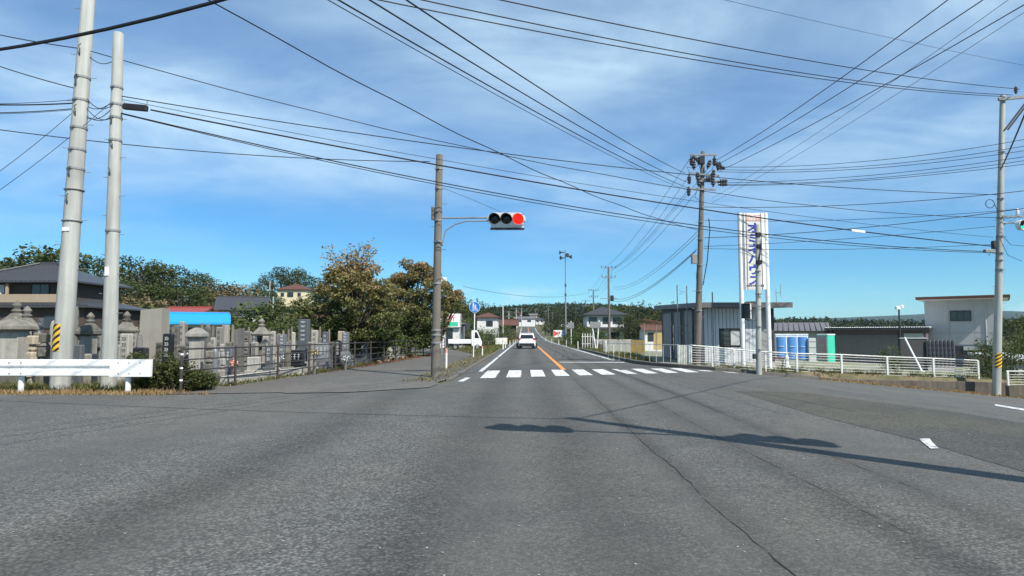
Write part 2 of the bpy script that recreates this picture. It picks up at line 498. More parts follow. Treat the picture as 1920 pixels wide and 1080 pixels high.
M['shutter'] = mat('garage_shutter', (.16, .155, .145), .6, .06, 2, streak=.1)
M['garage_wall'] = mat('garage_wall', (.12, .10, .11), .7, .1, 2)
M['toilet_blue'] = mat('blue_plastic', (.09, .25, .55), .45, .06, 2, spec=.4)
M['toilet_green'] = mat('green_plastic', (.045, .47, .32), .45, .06, 2, spec=.4)
M['plastic_w'] = mat('white_plastic', (.70, .72, .72), .5, .05, 2)
M['plastic_g'] = mat('grey_plastic', (.42, .45, .44), .55, .06, 2, streak=.1)
M['car_white'] = mat('car_paint_white', (.78, .79, .80), .25, .02, 1, spec=.5)
M['car_silver'] = mat('car_paint_silver', (.35, .36, .37), .3, .02, 1, spec=.5, metal=.3)
M['car_glass'] = mat('car_glass', (.012, .013, .015), .08, 0, spec=.6)
M['rubber'] = mat('tyre_rubber', (.020, .020, .020), .85, .1, 8)
M['tail'] = mat('tail_lamp', (.35, .012, .01), .3, 0, spec=.5)
M['bark'] = mat('bark', (.085, .068, .052), .95, .25, 6, bump=.7, bscale=22)
M['wood_post'] = mat('wooden_post', (.22, .19, .15), .9, .2, 4, streak=.3)
M['corr_white'] = mat('corrugated_white', (.60, .61, .55), .6, .08, 1.5, streak=.3)
M['corr_yellow'] = mat('corrugated_yellow', (.50, .38, .16), .6, .1, 1.5, streak=.3)
L_BROAD = leafmat('leaf_broad', [(.022, .038, .013), (.044, .068, .021), (.088, .104, .034), (.055, .072, .024)])
L_DARK = leafmat('leaf_conifer', [(.014, .026, .012), (.028, .046, .018), (.045, .062, .022)], .2)
L_SHRUB = leafmat('leaf_shrub', [(.030, .052, .014), (.065, .095, .026), (.13, .14, .045)])
L_HEDGE = leafmat('leaf_hedge', [(.030, .042, .012), (.060, .078, .022), (.125, .130, .048), (.045, .06, .018)])
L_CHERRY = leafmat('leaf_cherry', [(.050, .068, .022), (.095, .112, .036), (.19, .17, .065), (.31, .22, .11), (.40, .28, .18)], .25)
L_CHERRY_T = leafmat('leaf_cherry_top', [(.12, .085, .040), (.23, .13, .07), (.28, .155, .085), (.16, .11, .05)], .25)
L_BAMBOO = leafmat('leaf_dry', [(.09, .085, .035), (.16, .125, .060), (.21, .16, .085)])
L_DRY = leafmat('dry_grass', [(.23, .15, .07), (.36, .24, .12), (.17, .13, .05)], .15)
L_VERGE = leafmat('verge_grass', [(.085, .085, .028), (.17, .15, .055), (.24, .20, .09)], .15)
L_GRASS = leafmat('green_grass', [(.055, .075, .020), (.11, .12, .035), (.20, .17, .065)], .2)
L_FOREST = leafmat('leaf_forest', [(.016, .030, .012), (.032, .050, .017), (.060, .072, .025)], .1)

# ------------------------------------------------------------------ ground sheets
def sheet(name, poly, m, dz, step=1.0, stepy=None, label=None, parent=None):
    bm = bmesh.new()
    vs = [bm.verts.new((x, y, 0)) for x, y in poly]
    bm.faces.new(vs)
    xs = [p[0] for p in poly]; ys = [p[1] for p in poly]
    stepy = stepy or step
    x = math.ceil(min(xs) / step) * step
    while x < max(xs):
        bmesh.ops.bisect_plane(bm, geom=bm.verts[:] + bm.edges[:] + bm.faces[:], plane_co=(x, 0, 0), plane_no=(1, 0, 0), dist=1e-5)
        x += step
    y = math.ceil(min(ys) / stepy) * stepy
    while y < max(ys):
        bmesh.ops.bisect_plane(bm, geom=bm.verts[:] + bm.edges[:] + bm.faces[:], plane_co=(0, y, 0), plane_no=(0, 1, 0), dist=1e-5)
        y += stepy
    for v in bm.verts:
        v.co.z = T(v.co.x, v.co.y) + dz
    bmesh.ops.recalc_face_normals(bm, faces=bm.faces)
    if sum(f.normal.z for f in bm.faces) < 0:
        bmesh.ops.reverse_faces(bm, faces=bm.faces)
    me = bpy.data.meshes.new(name); bm.to_mesh(me); bm.free()
    me.materials.append(m)
    return link(name, me, parent)
def struct(o, label=None):
    o['kind'] = 'structure'
    if label: o['label'] = label
    return o

def grow(a, b, s, g):
    out = [a]; 
    while out[-1] < b:
        out.append(out[-1] + s); s *= g
    return out
gx = [float(i) for i in range(-60, 61)]
gx += grow(61, 6500, 1.2, 1.075)
gx = [-v for v in grow(61, 6500, 1.2, 1.075)][::-1] + gx
gy = [float(i) for i in range(-20, 71)] + [27.84, 27.92, 28.01]
gy += grow(71, 8500, 1.2, 1.055)
gy = [-v for v in grow(21, 2000, 2, 1.2)][::-1] + gy
gx = np.array(sorted(gx)); gy = np.array(sorted(gy))
XX, YY = np.meshgrid(gx, gy)
ZZ = Tz(XX, YY) - 0.03
nx, ny = len(gx), len(gy)
me = bpy.data.meshes.new('ground')
vv = np.stack([XX, YY, ZZ], -1).reshape(-1, 3)
ii = np.arange((ny - 1) * (nx - 1)); r_ = ii // (nx - 1); c_ = ii % (nx - 1)
q = np.stack([r_ * nx + c_, r_ * nx + c_ + 1, (r_ + 1) * nx + c_ + 1, (r_ + 1) * nx + c_], -1)
me.vertices.add(len(vv)); me.vertices.foreach_set('co', vv.astype(np.float32).ravel())
me.loops.add(q.size); me.loops.foreach_set('vertex_index', q.astype(np.int32).ravel())
me.polygons.add(len(q)); me.polygons.foreach_set('loop_start', (np.arange(len(q)) * 4).astype(np.int32)); me.polygons.foreach_set('loop_total', np.full(len(q), 4, np.int32))
me.materials.append(M['grassy'])
M['forest_floor'] = mat('forest_cover', (.016, .028, .014), .95, .4, .02, c2=(.030, .040, .018), speck=.3, sscale=.08)
me.materials.append(M['forest_floor']); me.materials.append(M['dirt'])
yc = YY[:-1, :-1].ravel(); xc = XX[:-1, :-1].ravel()
mi = np.where(yc > 480, 1, 0)
mi = np.where((yc > 20) & (yc < 29) & (xc > 5) & (xc < 26), 2, mi)
mi = np.where((yc > 13) & (yc < 16) & (xc < -7) & (xc > -60), 2, mi)
me.polygons.foreach_set('material_index', mi.astype(np.int32))
me.update(calc_edges=True); me.validate()
me.shade_smooth()
ground = struct(link('ground', me), 'grassy and earthy ground rising to wooded hills far off')

# ------------------------------------------------------------------ roads
RL, RR = -2.15, 5.05
cross = struct(sheet('cross_road', [(-45, -20), (42, -20), (42, 26.2), (14, 26.2), (10.2, 25.7), (7.6, 25.6), (6.0, 27.2), (RR, 30), (RL, 30), (RL, 18.8), (-2.6, 16.6), (-4.2, 15.3), (-8.2, 14.45), (-45, 14.45)], M['asphalt'], 0.0), 'worn grey asphalt of the junction and side road')
road = struct(sheet('main_road', [(RL, 30), (RR, 30), (RR, 318), (RL, 318)], M['asphalt'], 0.0, 4, 4), 'straight grey asphalt main road rising in the distance')
walk = struct(sheet('sidewalk', [(-8.3, 14.46), (-4.2, 15.3), (-2.6, 16.6), (-2.5, 18.2), (-2.36, 19.6), (-2.36, 44), (-3.4, 50), (-3.55, 60), (-4.2, 68), (-14, 66), (-12, 56), (-6.45, 46), (-6.7, 32), (-7.2, 22), (-7.9, 15.2)], M['walk'], 0.012), 'grey asphalt sidewalk beside the brown fence')
patch = struct(sheet('asphalt_patch', [tuple(GT(a, b)[:2]) for a, b in ((1376, 733), (1440, 752), (1540, 782), (1640, 806), (1735, 830), (1840, 862), (1990, 905), (2100, 860), (1960, 800), (1800, 774), (1640, 754), (1500, 736))], M['asphalt_old'], 0.004), 'darker old asphalt patch on the side road')
cem_ground = struct(sheet('cemetery_ground', [(-9.4, 16.2), (-7.6, 16.2), (-7.35, 22), (-6.95, 32), (-6.8, 44), (-30, 44), (-34, 16.2)], M['gravel'], 0.0), 'gravel ground of the cemetery')
yard = struct(sheet('yard', [(6.6, 29), (8.5, 28.05), (20.4, 28.05), (20.6, 30), (44, 31), (44, 62), (7.0, 62)], M['yard'], 0.0), 'pale yard in front of the prefab buildings')

sheet('gutter_edge', [(-5.6, 14.98), (-4.2, 15.26), (-2.62, 16.55), (-2.52, 18.0), (-2.36, 18.0), (-2.45, 16.45), (-4.1, 15.04), (-5.6, 14.76)], M['kerb'], .018, .6, parent=walk)
def paint(name, poly, m, parent, dz=0.006, step=1.0, stepy=None):
    return sheet(name, poly, m, dz, step, stepy, parent=parent)
def para(x0, y0, x1, y1, w, sk=0.0):
    return [(x0 - w / 2, y0), (x0 + w / 2, y0 + sk * w), (x1 + w / 2, y1 + sk * w), (x1 - w / 2, y1)]
# zebra crossing
for i in range(12):
    x = -1.17 + .805 * i
    if i == 11: x += .15
    y0 = 20.15 + .36 * i
    y1 = 24.35 + .20 * i
    if x > 6.4: y0, y1 = 24.35, 25.0
    w = .47
    mm = M['paint'] if i not in (6, 11) else M['paint_worn']
    if i == 6:
        paint('crosswalk_stripe', [(x - w / 2 + .12, y0 + .1), (x + w / 2, y0), (x + w / 2, y1 - .6), (x - .02, y1 - .9), (x - .02, y1), (x - w / 2, y1)], mm, cross)
    else:
        j = rng.uniform(-.02, .02)
        paint('crosswalk_stripe', [(x - w / 2, y0), (x + w / 2, y0 + .1 + j), (x + w / 2, y1 + .06), (x - w / 2, y1)], mm, cross)
paint('edge_line', [(-1.72, 23.6), (-1.56, 23.6), (-1.56, 30), (-1.70, 30)], M['paint'], cross)
paint('edge_line', [(-1.70, 30), (-1.56, 30), (-1.56, 38.5), (-1.70, 38.5)], M['paint'], road)
paint('edge_line', [(-1.70, 39.6), (-1.56, 39.6), (-1.56, 300), (-1.70, 300)], M['paint'], road, step=4)
paint('edge_line', [(-1.95, 18.7), (-1.78, 18.7), (-1.72, 20.3), (-1.88, 20.3)], M['paint'], cross)
paint('edge_line', [(4.62, 34.5), (4.78, 34.3), (4.72, 300), (4.56, 300)], M['paint'], road, step=4)
paint('centre_line', [(1.42, 24.9), (1.60, 24.9), (1.60, 30), (1.42, 30)], M['orange'], cross, dz=.009)
paint('centre_line', [(1.42, 30), (1.60, 30), (1.60, 300), (1.42, 300)], M['orange'], road, step=4)
paint('stop_line', [(1.72, 31.6), (4.9, 31.5), (4.9, 32.2), (1.72, 32.2)], M['paint_worn'], road)
paint('stop_line', [(1.95, 25.9), (1.95, 26.05), (6.6, 27.2), (6.6, 27.0)], M['paint_worn'], cross, dz=.005) if False else None
a_, b_ = G(1725, 823, 0), G(1758, 843, 0)
paint('lane_mark', [tuple(GT(a, b)[:2]) for a, b in ((1723, 824), (1743, 823.5), (1747, 829), (1760, 842), (1745, 842.5), (1734, 834))], M['paint_worn'], cross, dz=.010)
paint('edge_line', [tuple(GT(a, b)[:2]) for a, b in ((1865, 758), (1990, 778), (1990, 782), (1866, 761))], M['paint_worn'], cross)
paint('edge_line', [(6.2, 22.2), (6.5, 22.2), (8.9, 25.0), (8.7, 25.1)], M['paint_worn'], cross) if False else None

# tar-filled cracks, and a thin dark strip on the side road
def dark_strip(pts, w0, m, parent, seed, dz=.0035, jit=.03):
    rr = random.Random(seed)
    mb = MB(); L_ = []; R2 = []
    dense = []
    for (x0, y0), (x1, y1) in zip(pts, pts[1:]):
        n = max(2, int(math.hypot(x1 - x0, y1 - y0) / .16))
        for k in range(n):
            t = k / n
            dense.append((x0 + (x1 - x0) * t, y0 + (y1 - y0) * t))
    dense.append(pts[-1])
    off = 0
    for i, (x, y) in enumerate(dense):
        off = off * .72 + rr.uniform(-jit, jit) * .55
        w = w0 * rr.uniform(.05, 1.1)
        L_.append((x + off - w, y, T(x, y) + dz)); R2.append((x + off + w, y + .01, T(x, y) + dz))
    n = len(dense)
    mb.add(L_ + R2, [(i, n + i, n + i + 1, i + 1) for i in range(n - 1)])
    return mb.obj('dark_strip', m, parent)
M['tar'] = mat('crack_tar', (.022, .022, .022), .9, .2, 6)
M['strip_grey'] = mat('dark_grey_strip', (.050, .050, .049), .9, .3, 6)
dark_strip([(1.52, 2.6), (1.5, 4.5), (1.50, 6.5), (1.48, 8.4)], .006, M['tar'], cross, 1)
dark_strip([(1.48, 8.4), (1.50, 12), (1.5, 16), (1.5, 20)], .007, M['strip_grey'], cross, 2)
dark_strip([(2.62, 4.5), (2.55, 8), (2.6, 13), (2.62, 20)], .005, M['strip_grey'], cross, 3, jit=.015)
dark_strip([(3.45, 5.5), (3.4, 9), (3.42, 14), (3.4, 21)], .005, M['strip_grey'], cross, 4, jit=.015)

dark_strip([tuple(GT(a, b)[:2]) for a, b in ((1540, 730), (1620, 741), (1700, 752), (1800, 766), (1920, 786), (2000, 800))], .018, M['strip_grey'], cross, 5, dz=.008, jit=.01)  # thin dark strip laid along the side road, nearly straight
# kerb along the right-hand corner
def kerb(name, pts, w, h, m, label):
    mb = MB()
    n = len(pts)
    V = []
    for i, (x, y) in enumerate(pts):
        x0, y0 = pts[max(i - 1, 0)]; x1, y1 = pts[min(i + 1, n - 1)]
        d = Vector((x1 - x0, y1 - y0, 0)).normalized(); nn = Vector((-d.y, d.x, 0))
        z = T(x, y)
        a = Vector((x, y, 0)) - nn * w / 2; b = Vector((x, y, 0)) + nn * w / 2
        for p, zz_ in ((a, z - .1), (a, z + h - .02), (a + nn * .03, z + h), (b, z + h), (b, z - .1)):
            V.append((p.x, p.y, zz_))
    fs = []
    for i in range(n - 1):
        for k in range(4):
            fs.append((i * 5 + k, i * 5 + k + 1, i * 5 + 6 + k, i * 5 + 5 + k))
    fs.append((0, 1, 2, 3, 4)); fs.append(tuple((n - 1) * 5 + k for k in range(5)))
    mb.add(V, fs)
    return struct(mb.obj(name, m), label)
kp = [(5.25, 60), (5.25, 46), (5.25, 36), (5.35, 31.5), (5.75, 29.0), (6.5, 27.3), (7.7, 26.2), (9.2, 25.9), (10.6, 26.0), (11.8, 26.25)]
kpd = []
for (x0, y0), (x1, y1) in zip(kp, kp[1:]):
    n = max(1, int(math.hypot(x1 - x0, y1 - y0) / .8))
    kpd += [(x0 + (x1 - x0) * k / n, y0 + (y1 - y0) * k / n) for k in range(n)]
kpd.append(kp[-1])
kerb('kerb', kpd, .18, .13, M['kerb'], 'dark stained kerb round the corner by the zebra crossing')
lk = [(-2.28, 19.2)] + [(-2.28, 20 + i * 2) for i in range(30)]
kerb('kerb', lk, .14, .045, M['kerb'], 'low worn kerb between the road and the grass strip')

# ------------------------------------------------------------------ leaves
def leaf_mesh(name, C, size, m, seed, tone=None, aspect=.6, upbias=.5):
    g = np.random.default_rng(seed)
    n = len(C)
    nrm = g.normal(size=(n, 3)); nrm[:, 2] = np.abs(nrm[:, 2]) + upbias
    nrm /= np.linalg.norm(nrm, axis=1, keepdims=True)
    a = np.cross(nrm, g.normal(size=(n, 3))); a /= np.linalg.norm(a, axis=1, keepdims=True) + 1e-9
    b = np.cross(nrm, a)
    s = np.asarray(size, float) * g.uniform(.6, 1.3, n)
    a *= s[:, None]; b *= (s * aspect)[:, None]
    V = np.stack([C - a * .5, C + b * .5 - a * .05, C + a * .5, C - b * .5 + a * .05], 1).reshape(-1, 3)
    if tone is None:
        tone = g.uniform(0, 1, n)
    return quads(name, V, m, tone, 4)
def quads(name, V, m, tone, k):
    n = len(V) // k
    me = bpy.data.meshes.new(name)
    me.vertices.add(len(V)); me.vertices.foreach_set('co', np.ascontiguousarray(V, np.float32).ravel())
    me.loops.add(len(V)); me.loops.foreach_set('vertex_index', np.arange(len(V), dtype=np.int32))
    me.polygons.add(n); me.polygons.foreach_set('loop_start', (np.arange(n) * k).astype(np.int32)); me.polygons.foreach_set('loop_total', np.full(n, k, np.int32))
    at = me.attributes.new('tone', 'FLOAT', 'FACE')
    at.data.foreach_set('value', np.asarray(tone, np.float32))
    me.materials.append(m)
    me.update(calc_edges=True)
    return me
def clump_points(g, centres, radii, per, flat=.7, shell=.55):
    out = []; idx = []
    for i, (c, r) in enumerate(zip(centres, radii)):
        n = max(4, int(per * r * r))
        d = g.normal(size=(n, 3)); d /= np.linalg.norm(d, axis=1, keepdims=True)
        rad = r * (shell + (1 - shell) * g.uniform(0, 1, n) ** .7) * g.uniform(.75, 1.12, n)
        p = d * rad[:, None]; p[:, 2] *= flat
        out.append(np.asarray(c) + p); idx.append(np.full(n, i))
    return np.concatenate(out), np.concatenate(idx)
def broad_tree(seed, h=8.0, w=3.2, trunk_h=2.2, nclump=34, leaf=.3, per=42, m=None, rl=(.75, 1.35), zlo=.22, topm=None, bare=0.0):
    """returns (trunk mesh, crown mesh) standing on the origin"""
    g = np.random.default_rng(seed); rr = random.Random(seed)
    cs, rs = [], []
    for i in range(nclump):
        a = rr.uniform(0, 2 * math.pi); u = rr.uniform(zlo, 1)
        env = math.sin(math.pi * min(1, (.18 + .80 * u))) ** .6
        rad = w * env * math.sqrt(rr.uniform(.12, 1)) * rr.uniform(.75, 1.05)
        cs.append((rad * math.cos(a), rad * math.sin(a), h * (.06 + .86 * u))); rs.append(rr.uniform(*rl))
    C, idx = clump_points(g, cs, rs, per)
    cl_t = g.uniform(0, .55, nclump)
    tone = np.clip(cl_t[idx] + g.uniform(0, .45, len(C)), 0, 1)
    crown = leaf_mesh('crown', C, leaf, m, seed + 5, tone)
    mb = MB()
    r0 = .018 * h + .06
    mb.tube([(0, 0, -.3), (.02, 0, .3), (.08, .05, trunk_h), (.0, .1, h * .6), (.05, 0, h * .86)], [r0 * 1.25, r0, r0 * .8, r0 * .45, r0 * .12], 8)
    for c, r in list(zip(cs, rs))[:max(8, nclump // 2)]:
        z0 = max(trunk_h * .7, min(c[2] * .62, h * .6))
        st = Vector((.04, .05, z0)); e = Vector(c)
        mid = st.lerp(e, .5) + Vector((0, 0, .12 * h * .3))
        mb.tube([st, mid, e], [r0 * .42, r0 * .26, r0 * .08], 5, cap=False)
    return mb.mesh('trunk'), crown
def conifer(seed, h=10, w=2.0, leaf=.3, m=None, per=70):
    g = np.random.default_rng(seed); rr = random.Random(seed)
    cs, rs = [], []
    n = 46
    for i in range(n):
        u = (i + rr.random()) / n
        rad = w * (1 - u) ** .8 * rr.uniform(.35, .95)
        a = i * 2.4 + rr.uniform(-.4, .4)
        cs.append((rad * math.cos(a), rad * math.sin(a), h * (.12 + .86 * u))); rs.append(.25 + w * .30 * (1 - u) * rr.uniform(.7, 1.2))
    C, idx = clump_points(g, cs, rs, per, flat=.75)
    cl_t = g.uniform(0, .5, n)
    tone = np.clip(cl_t[idx] + g.uniform(0, .5, len(C)), 0, 1)
    crown = leaf_mesh('crown', C, leaf, m, seed + 5, tone)
    mb = MB(); r0 = .014 * h + .04
    mb.tube([(0, 0, -.3), (0, 0, h * .5), (0, 0, h * .95)], [r0 * 1.2, r0 * .7, r0 * .1], 7)
    return mb.mesh('trunk'), crown
class Kind:
    def __init__(s, tm, cm, h):
        s.t, s.c, s.h = tm, cm, h
        tm.materials.append(M['bark'])
BK = [Kind(*broad_tree(20 + i, 8.0, [3.3, 2.8, 3.7, 3.0][i], 2.0, [36, 30, 40, 34][i], .34, 34, L_BROAD), 8.0) for i in range(4)]
CK = [Kind(*conifer(40 + i, 10, [2.1, 2.6][i], .34, L_DARK, 60), 10.0) for i in range(2)]
SK = [Kind(*broad_tree(60 + i, 2.0, [1.5, 1.2, 1.7][i], .4, 26, .15, 120, L_SHRUB, (.4, .62), .0), 2.0) for i in range(3)]
DK = [Kind(*broad_tree(70 + i, 3.0, 1.9, .5, 26, .22, 70, L_BAMBOO, (.5, .8), .05), 3.0) for i in range(2)]
tree_n = 0
def plant(kinds, px, Y, top, label, group, name='tree', cat='tree', wide=1.0, X=None, h=None):
    global tree_n
    tree_n += 1
    k = kinds[tree_n % len(kinds)]
    x = X if X is not None else P(px, 600, Y).x
    z = T(x, Y)
    if h is None:
        h = P(px, top, Y).z - z
    s = h / k.h * 1.02
    o = thing(name, label, cat, (x, Y, z), rng.uniform(0, 6.28), group)
    o.scale = (s * wide, s * wide, s)
    link('trunk', k.t, o); link('crown', k.c, o)
    return o

# grass blades scattered in polygons
def in_poly(px_, py_, poly):
    inside = np.zeros(len(px_), bool)
    n = len(poly); j = n - 1
    for i in range(n):
        xi, yi = poly[i]; xj, yj = poly[j]
        c = ((yi > py_) != (yj > py_)) & (px_ < (xj - xi) * (py_ - yi) / (yj - yi + 1e-12) + xi)
        inside ^= c
        j = i
    return inside
def grass(name, poly, n, h, m, label, seed, w=.012, clump=.6, dz=0.0, lean=.5):
    g = np.random.default_rng(seed)
    xs = [p[0] for p in poly]; ys = [p[1] for p in poly]
    k = int(n * 1.0)
    x = g.uniform(min(xs), max(xs), k * 3); y = g.uniform(min(ys), max(ys), k * 3)
    # tufts: keep where a smooth random field is high
    f = (np.sin(x * 3.1 + seed) * np.sin(y * 2.7 + seed * 2) + np.sin(x * 7.7 - y * 5.3 + seed) * .7 + g.normal(size=len(x)) * .5)
    keep = in_poly(x, y, poly) & (f > clump - .9)
    x, y = x[keep][:k], y[keep][:k]; f = f[keep][:k]
    z = Tz(x, y) + dz - .01
    hh = h * g.uniform(.4, 1.25, len(x)) * (0.75 + .25 * np.clip(f, -1, 1.4))
    a = g.uniform(0, 6.283, len(x))
    ww = w * g.uniform(.7, 1.6, len(x))
    lx = g.normal(size=len(x)) * lean * hh; ly = g.normal(size=len(x)) * lean * hh
    b0 = np.stack([x - np.cos(a) * ww, y - np.sin(a) * ww, z], -1)
    b1 = np.stack([x + np.cos(a) * ww, y + np.sin(a) * ww, z], -1)
    tp = np.stack([x + lx, y + ly, z + hh], -1)
    V = np.stack([b0, b1, tp], 1).reshape(-1, 3)
    me = quads(name, V, m, g.uniform(0, 1, len(x)), 3)
    o = link(name, me)
    return tag(o, label, 'grass', kind='stuff')

# ------------------------------------------------------------------ text
def text_mesh(s, size, extrude=0.004, align='CENTER', bold=0.0):
    cu = bpy.data.curves.new('txt', 'FONT')
    cu.body = s; cu.size = size; cu.extrude = extrude; cu.resolution_u = 3
    cu.offset = size * bold; cu.align_x = align; cu.align_y = 'CENTER'
    o = bpy.data.objects.new('txt', cu); col.objects.link(o)
    dg = bpy.context.evaluated_depsgraph_get()
    me = bpy.data.meshes.new_from_object(o.evaluated_get(dg))
    bpy.data.objects.remove(o)
    return me
def text(name, s, size, m, parent, loc, sx=1.0, rz=0, bold=0.0):
    me = text_mesh(s, size, bold=bold)
    me.materials.clear(); me.materials.append(m)
    o = link(name, me, parent, loc)
    o.rotation_euler = (math.pi / 2, 0, rz)
    o.scale = (sx, 1, 1)
    return o

# ------------------------------------------------------------------ poles
def pole(name, label, base, top, r0, r1, m, steps=(1.8, 99), bands=(), group=None, step_ang=0.0, cat='utility pole', nstep=.45):
    base = Vector(base); d = Vector(top) - base
    o = thing(name, label, cat, base, 0, group)
    k = -.25 / d.z
    MB().tube([d * k, Vector((0, 0, 0)), d * .5, d * .997, d], [r0, r0, (r0 + r1) / 2, r1, r1 * .86], 16).obj('shaft', m, o, smooth=True)
    z = steps[0]; s = 1
    u = Vector((math.cos(step_ang), math.sin(step_ang), 0))
    proto = None
    while z < min(steps[1], d.z - .4):
        c = d * (z / d.z); r = r0 + (r1 - r0) * z / d.z
        if proto is None:
            proto = MB().tube([(0, 0, 0), (.17, 0, 0), (.175, 0, .02)], .008, 5).mesh('step_bolt'); proto.materials.append(M['galv'])
        b = link('step_bolt', proto, o, c + u * s * (r - .02)); b.rotation_euler = (0, 0, step_ang + (0 if s > 0 else math.pi))
        s = -s; z += nstep
    for z in bands:
        c = d * (z / d.z); r = r0 + (r1 - r0) * z / d.z
        MB().lathe([(r + .012, -.03), (r + .016, -.025), (r + .016, .025), (r + .012, .03)], 14, c).box(c + Vector((0, -r - .03, 0)), (.05, .05, .05)).obj('band', M['galv'], o)
    return o, d
def hazard_plate(parent, z0, z1, r, face=-math.pi / 2, half=.9, c=Vector((0, 0, 0)), d=None):
    """curved yellow plate with black diagonal stripes wrapped round a pole"""
    def pt(a, z, rr):
        cc = d * (z / d.z)
        return (cc.x + rr * math.cos(a), cc.y + rr * math.sin(a), z)
    n = 10
    mb = MB(); V = []
    for i in range(n + 1):
        a = face - half + 2 * half * i / n
        V += [pt(a, z0, r + .006), pt(a, z1, r + .006)]
    mb.add(V, [(2 * i, 2 * i + 2, 2 * i + 3, 2 * i + 1) for i in range(n)])
    pl = mb.obj('hazard_plate', M['hazard_y'], parent)
    H = z1 - z0; ns = 4
    for k in range(-1, ns + 1):
        mb = MB(); V = []; ok = []
        for i in range(n + 1):
            t = i / n; a = face - half + 2 * half * t
            lo = z0 + H * (k + .15 + t * 1.5 - .4) / ns; hi = lo + H * .42 / ns
            lo = min(max(lo, z0), z1); hi = min(max(hi, z0), z1)
            V += [pt(a, lo, r + .009), pt(a, hi, r + .009)]; ok.append(hi - lo > 1e-4)
        fs = [(2 * i, 2 * i + 2, 2 * i + 3, 2 * i + 1) for i in range(n) if ok[i] or ok[i + 1]]
        if fs:
            mb.add(V, fs).obj('stripe', M['black'], pl)

# two concrete poles behind the guard rail
bA = P(112, 733, 15.7); bA.z = 0; tA = P(172, -90, 15.9)
pA, dA = pole('utility_pole', 'tall pale concrete pole leaning slightly, with yellow and black striped plate', bA, tA, .228, .15, M['conc_pole'], (3.0, 99), (5.55, 6.05, 6.62, 7.35, 7.95), step_ang=.15, nstep=.62)
hazard_plate(pA, .95, 1.62, .220, -2.05, .75, d=dA)
MB().box((dA * (3.98 / dA.z)) + Vector((.0, -.206, 0)), (.17, .02, .085)).obj('number_plate', M['sign_white'], pA)
for z in (2.4, 3.2, 4.2, 5.0): 
    MB().lathe([(.205 - .004 * z + .018 * 0 + (.245 - .205), 0), (.212 - .004 * z + .04, .012), (.205 - .004 * z + .04, .03)], 14, dA * (z / dA.z)).obj('band', M['galv'], pA) if z > 4 else None
bB = P(203, 733, 16.0); bB.z = 0; tB = P(222, 62, 16.0)
pB, dB = pole('utility_pole', 'shorter pale concrete pole with open top and black cable box', bB, tB, .185, .125, M['conc_pole'], (1.9, 7.0), (4.0, 6.35, 6.95, 7.3, 7.75), step_ang=-.1, nstep=.5)
MB().box((dB * (2.95 / dB.z)) + Vector((-.01, -.175, 0)), (.10, .02, .22)).obj('number_plate', M['sign_white'], pB)
for z, s in ((5.3, -1), (6.9, 1), (7.7, -1), (8.5, 1), (4.6, -1)):
    c = dA * (z / dA.z) + Vector((.02 * s, -.185, 0)); MB().tube([c, c + Vector((.03, -.05, .10)), c + Vector((.0, -.06, .22)), c + Vector((.05, -.05, .27))], .012, 5).obj('hook', M['dark_metal'], pA)
for z, s in ((5.4, -1), (6.1, 1), (6.75, -1)):
    c = dB * (z / dB.z) + Vector((.02 * s, -.145, 0)); MB().tube([c, c + Vector((.03, -.05, .10)), c + Vector((.0, -.06, .2))], .012, 5).obj('hook', M['dark_metal'], pB)
# cable splice closure hanging by pole B
cb = P(254, 201, 15.9)
o = thing('splice_box', 'black cable splice box hanging from the cable beside the shorter pole', 'cable box', cb)
mbx = MB().bbox((0, 0, 0), (.64, .13, .15), .03); ob = mbx.obj('case', M['black'], o); ob.rotation_euler = (0, .10, 0)
for x in (-.3, .3):
    MB().tube([(x, 0, .02), (x, 0, .16)], .012, 6).obj('hanger', M['galv'], o)

# ------------------------------------------------------------------ guard rail
gY = 14.95
g0 = P(-160, 690, gY).x; g1 = P(285, 690, gY).x
o = thing('guard_rail', 'white steel guard rail on round posts before the cemetery', 'guard rail', (g0, gY, 0))
L_ = g1 - g0
zt = P(100, 674, gY).z; zb = P(100, 705.5, gY).z; H = zt - zb
prof = [(.0, zb), (-.055, zb + .02), (-.055, zb + H * .36), (.0, zb + H * .45), (.0, zb + H * .55), (-.055, zb + H * .64), (-.055, zt - .02), (0, zt), (.02, zt), (.02, zb)]
tl = .95
MB().prism(prof, 0, L_ - tl, 'X').obj('beam', M['steel_white'], o)
MB().add([(L_ - tl, y, z) for y, z in prof], [tuple(range(len(prof)))])
flat = [(-.06, zb - .004), (-.062, zt + .004), (.022, zt + .004), (.022, zb - .004)]
MB().prism(flat, L_ - tl - .02, L_, 'X').obj('end_plate', M['steel_white'], o)
for px in (-130, 33, 235):
    x = P(px, 738, gY).x - g0
    MB().lathe([(.062, -.3), (.062, zb + .05), (.058, zb + .10)], 12, (x, .09, 0)).obj('post', M['steel_white'], o, smooth=True)
    MB().box((x, .05, (zb + zt) / 2), (.1, .09, .16)).obj('bracket', M['galv'], o)
bolt = MB().lathe([(.011, -.071), (.011, -.050)], 8, axis='Y').mesh('bolt'); bolt.materials.append(M['dark_metal'])
for px in (21, 43, 225, 245, 266):
    for py in (680, 700) if px > 60 else (680, 690, 700):
        x = P(px, py, gY).x - g0
        link('bolt', bolt, o, (x, -.0, P(px, py, gY).z))
# dry grass along its foot
grass('dry_grass', [(-22, 14.35), (-9.0, 14.35), (-7.0, 14.5), (-8.2, 15.1), (-22, 15.5)], 9000, .12, L_DRY, 'dry straw-coloured grass at the foot of the guard rail', 3, .010, .3)
grass('weeds', [(-22, 15.2), (-9.4, 15.1), (-9.2, 16.6), (-22, 17)], 5000, .22, L_GRASS, 'green and brown weeds behind the guard rail', 4, .012, .5)

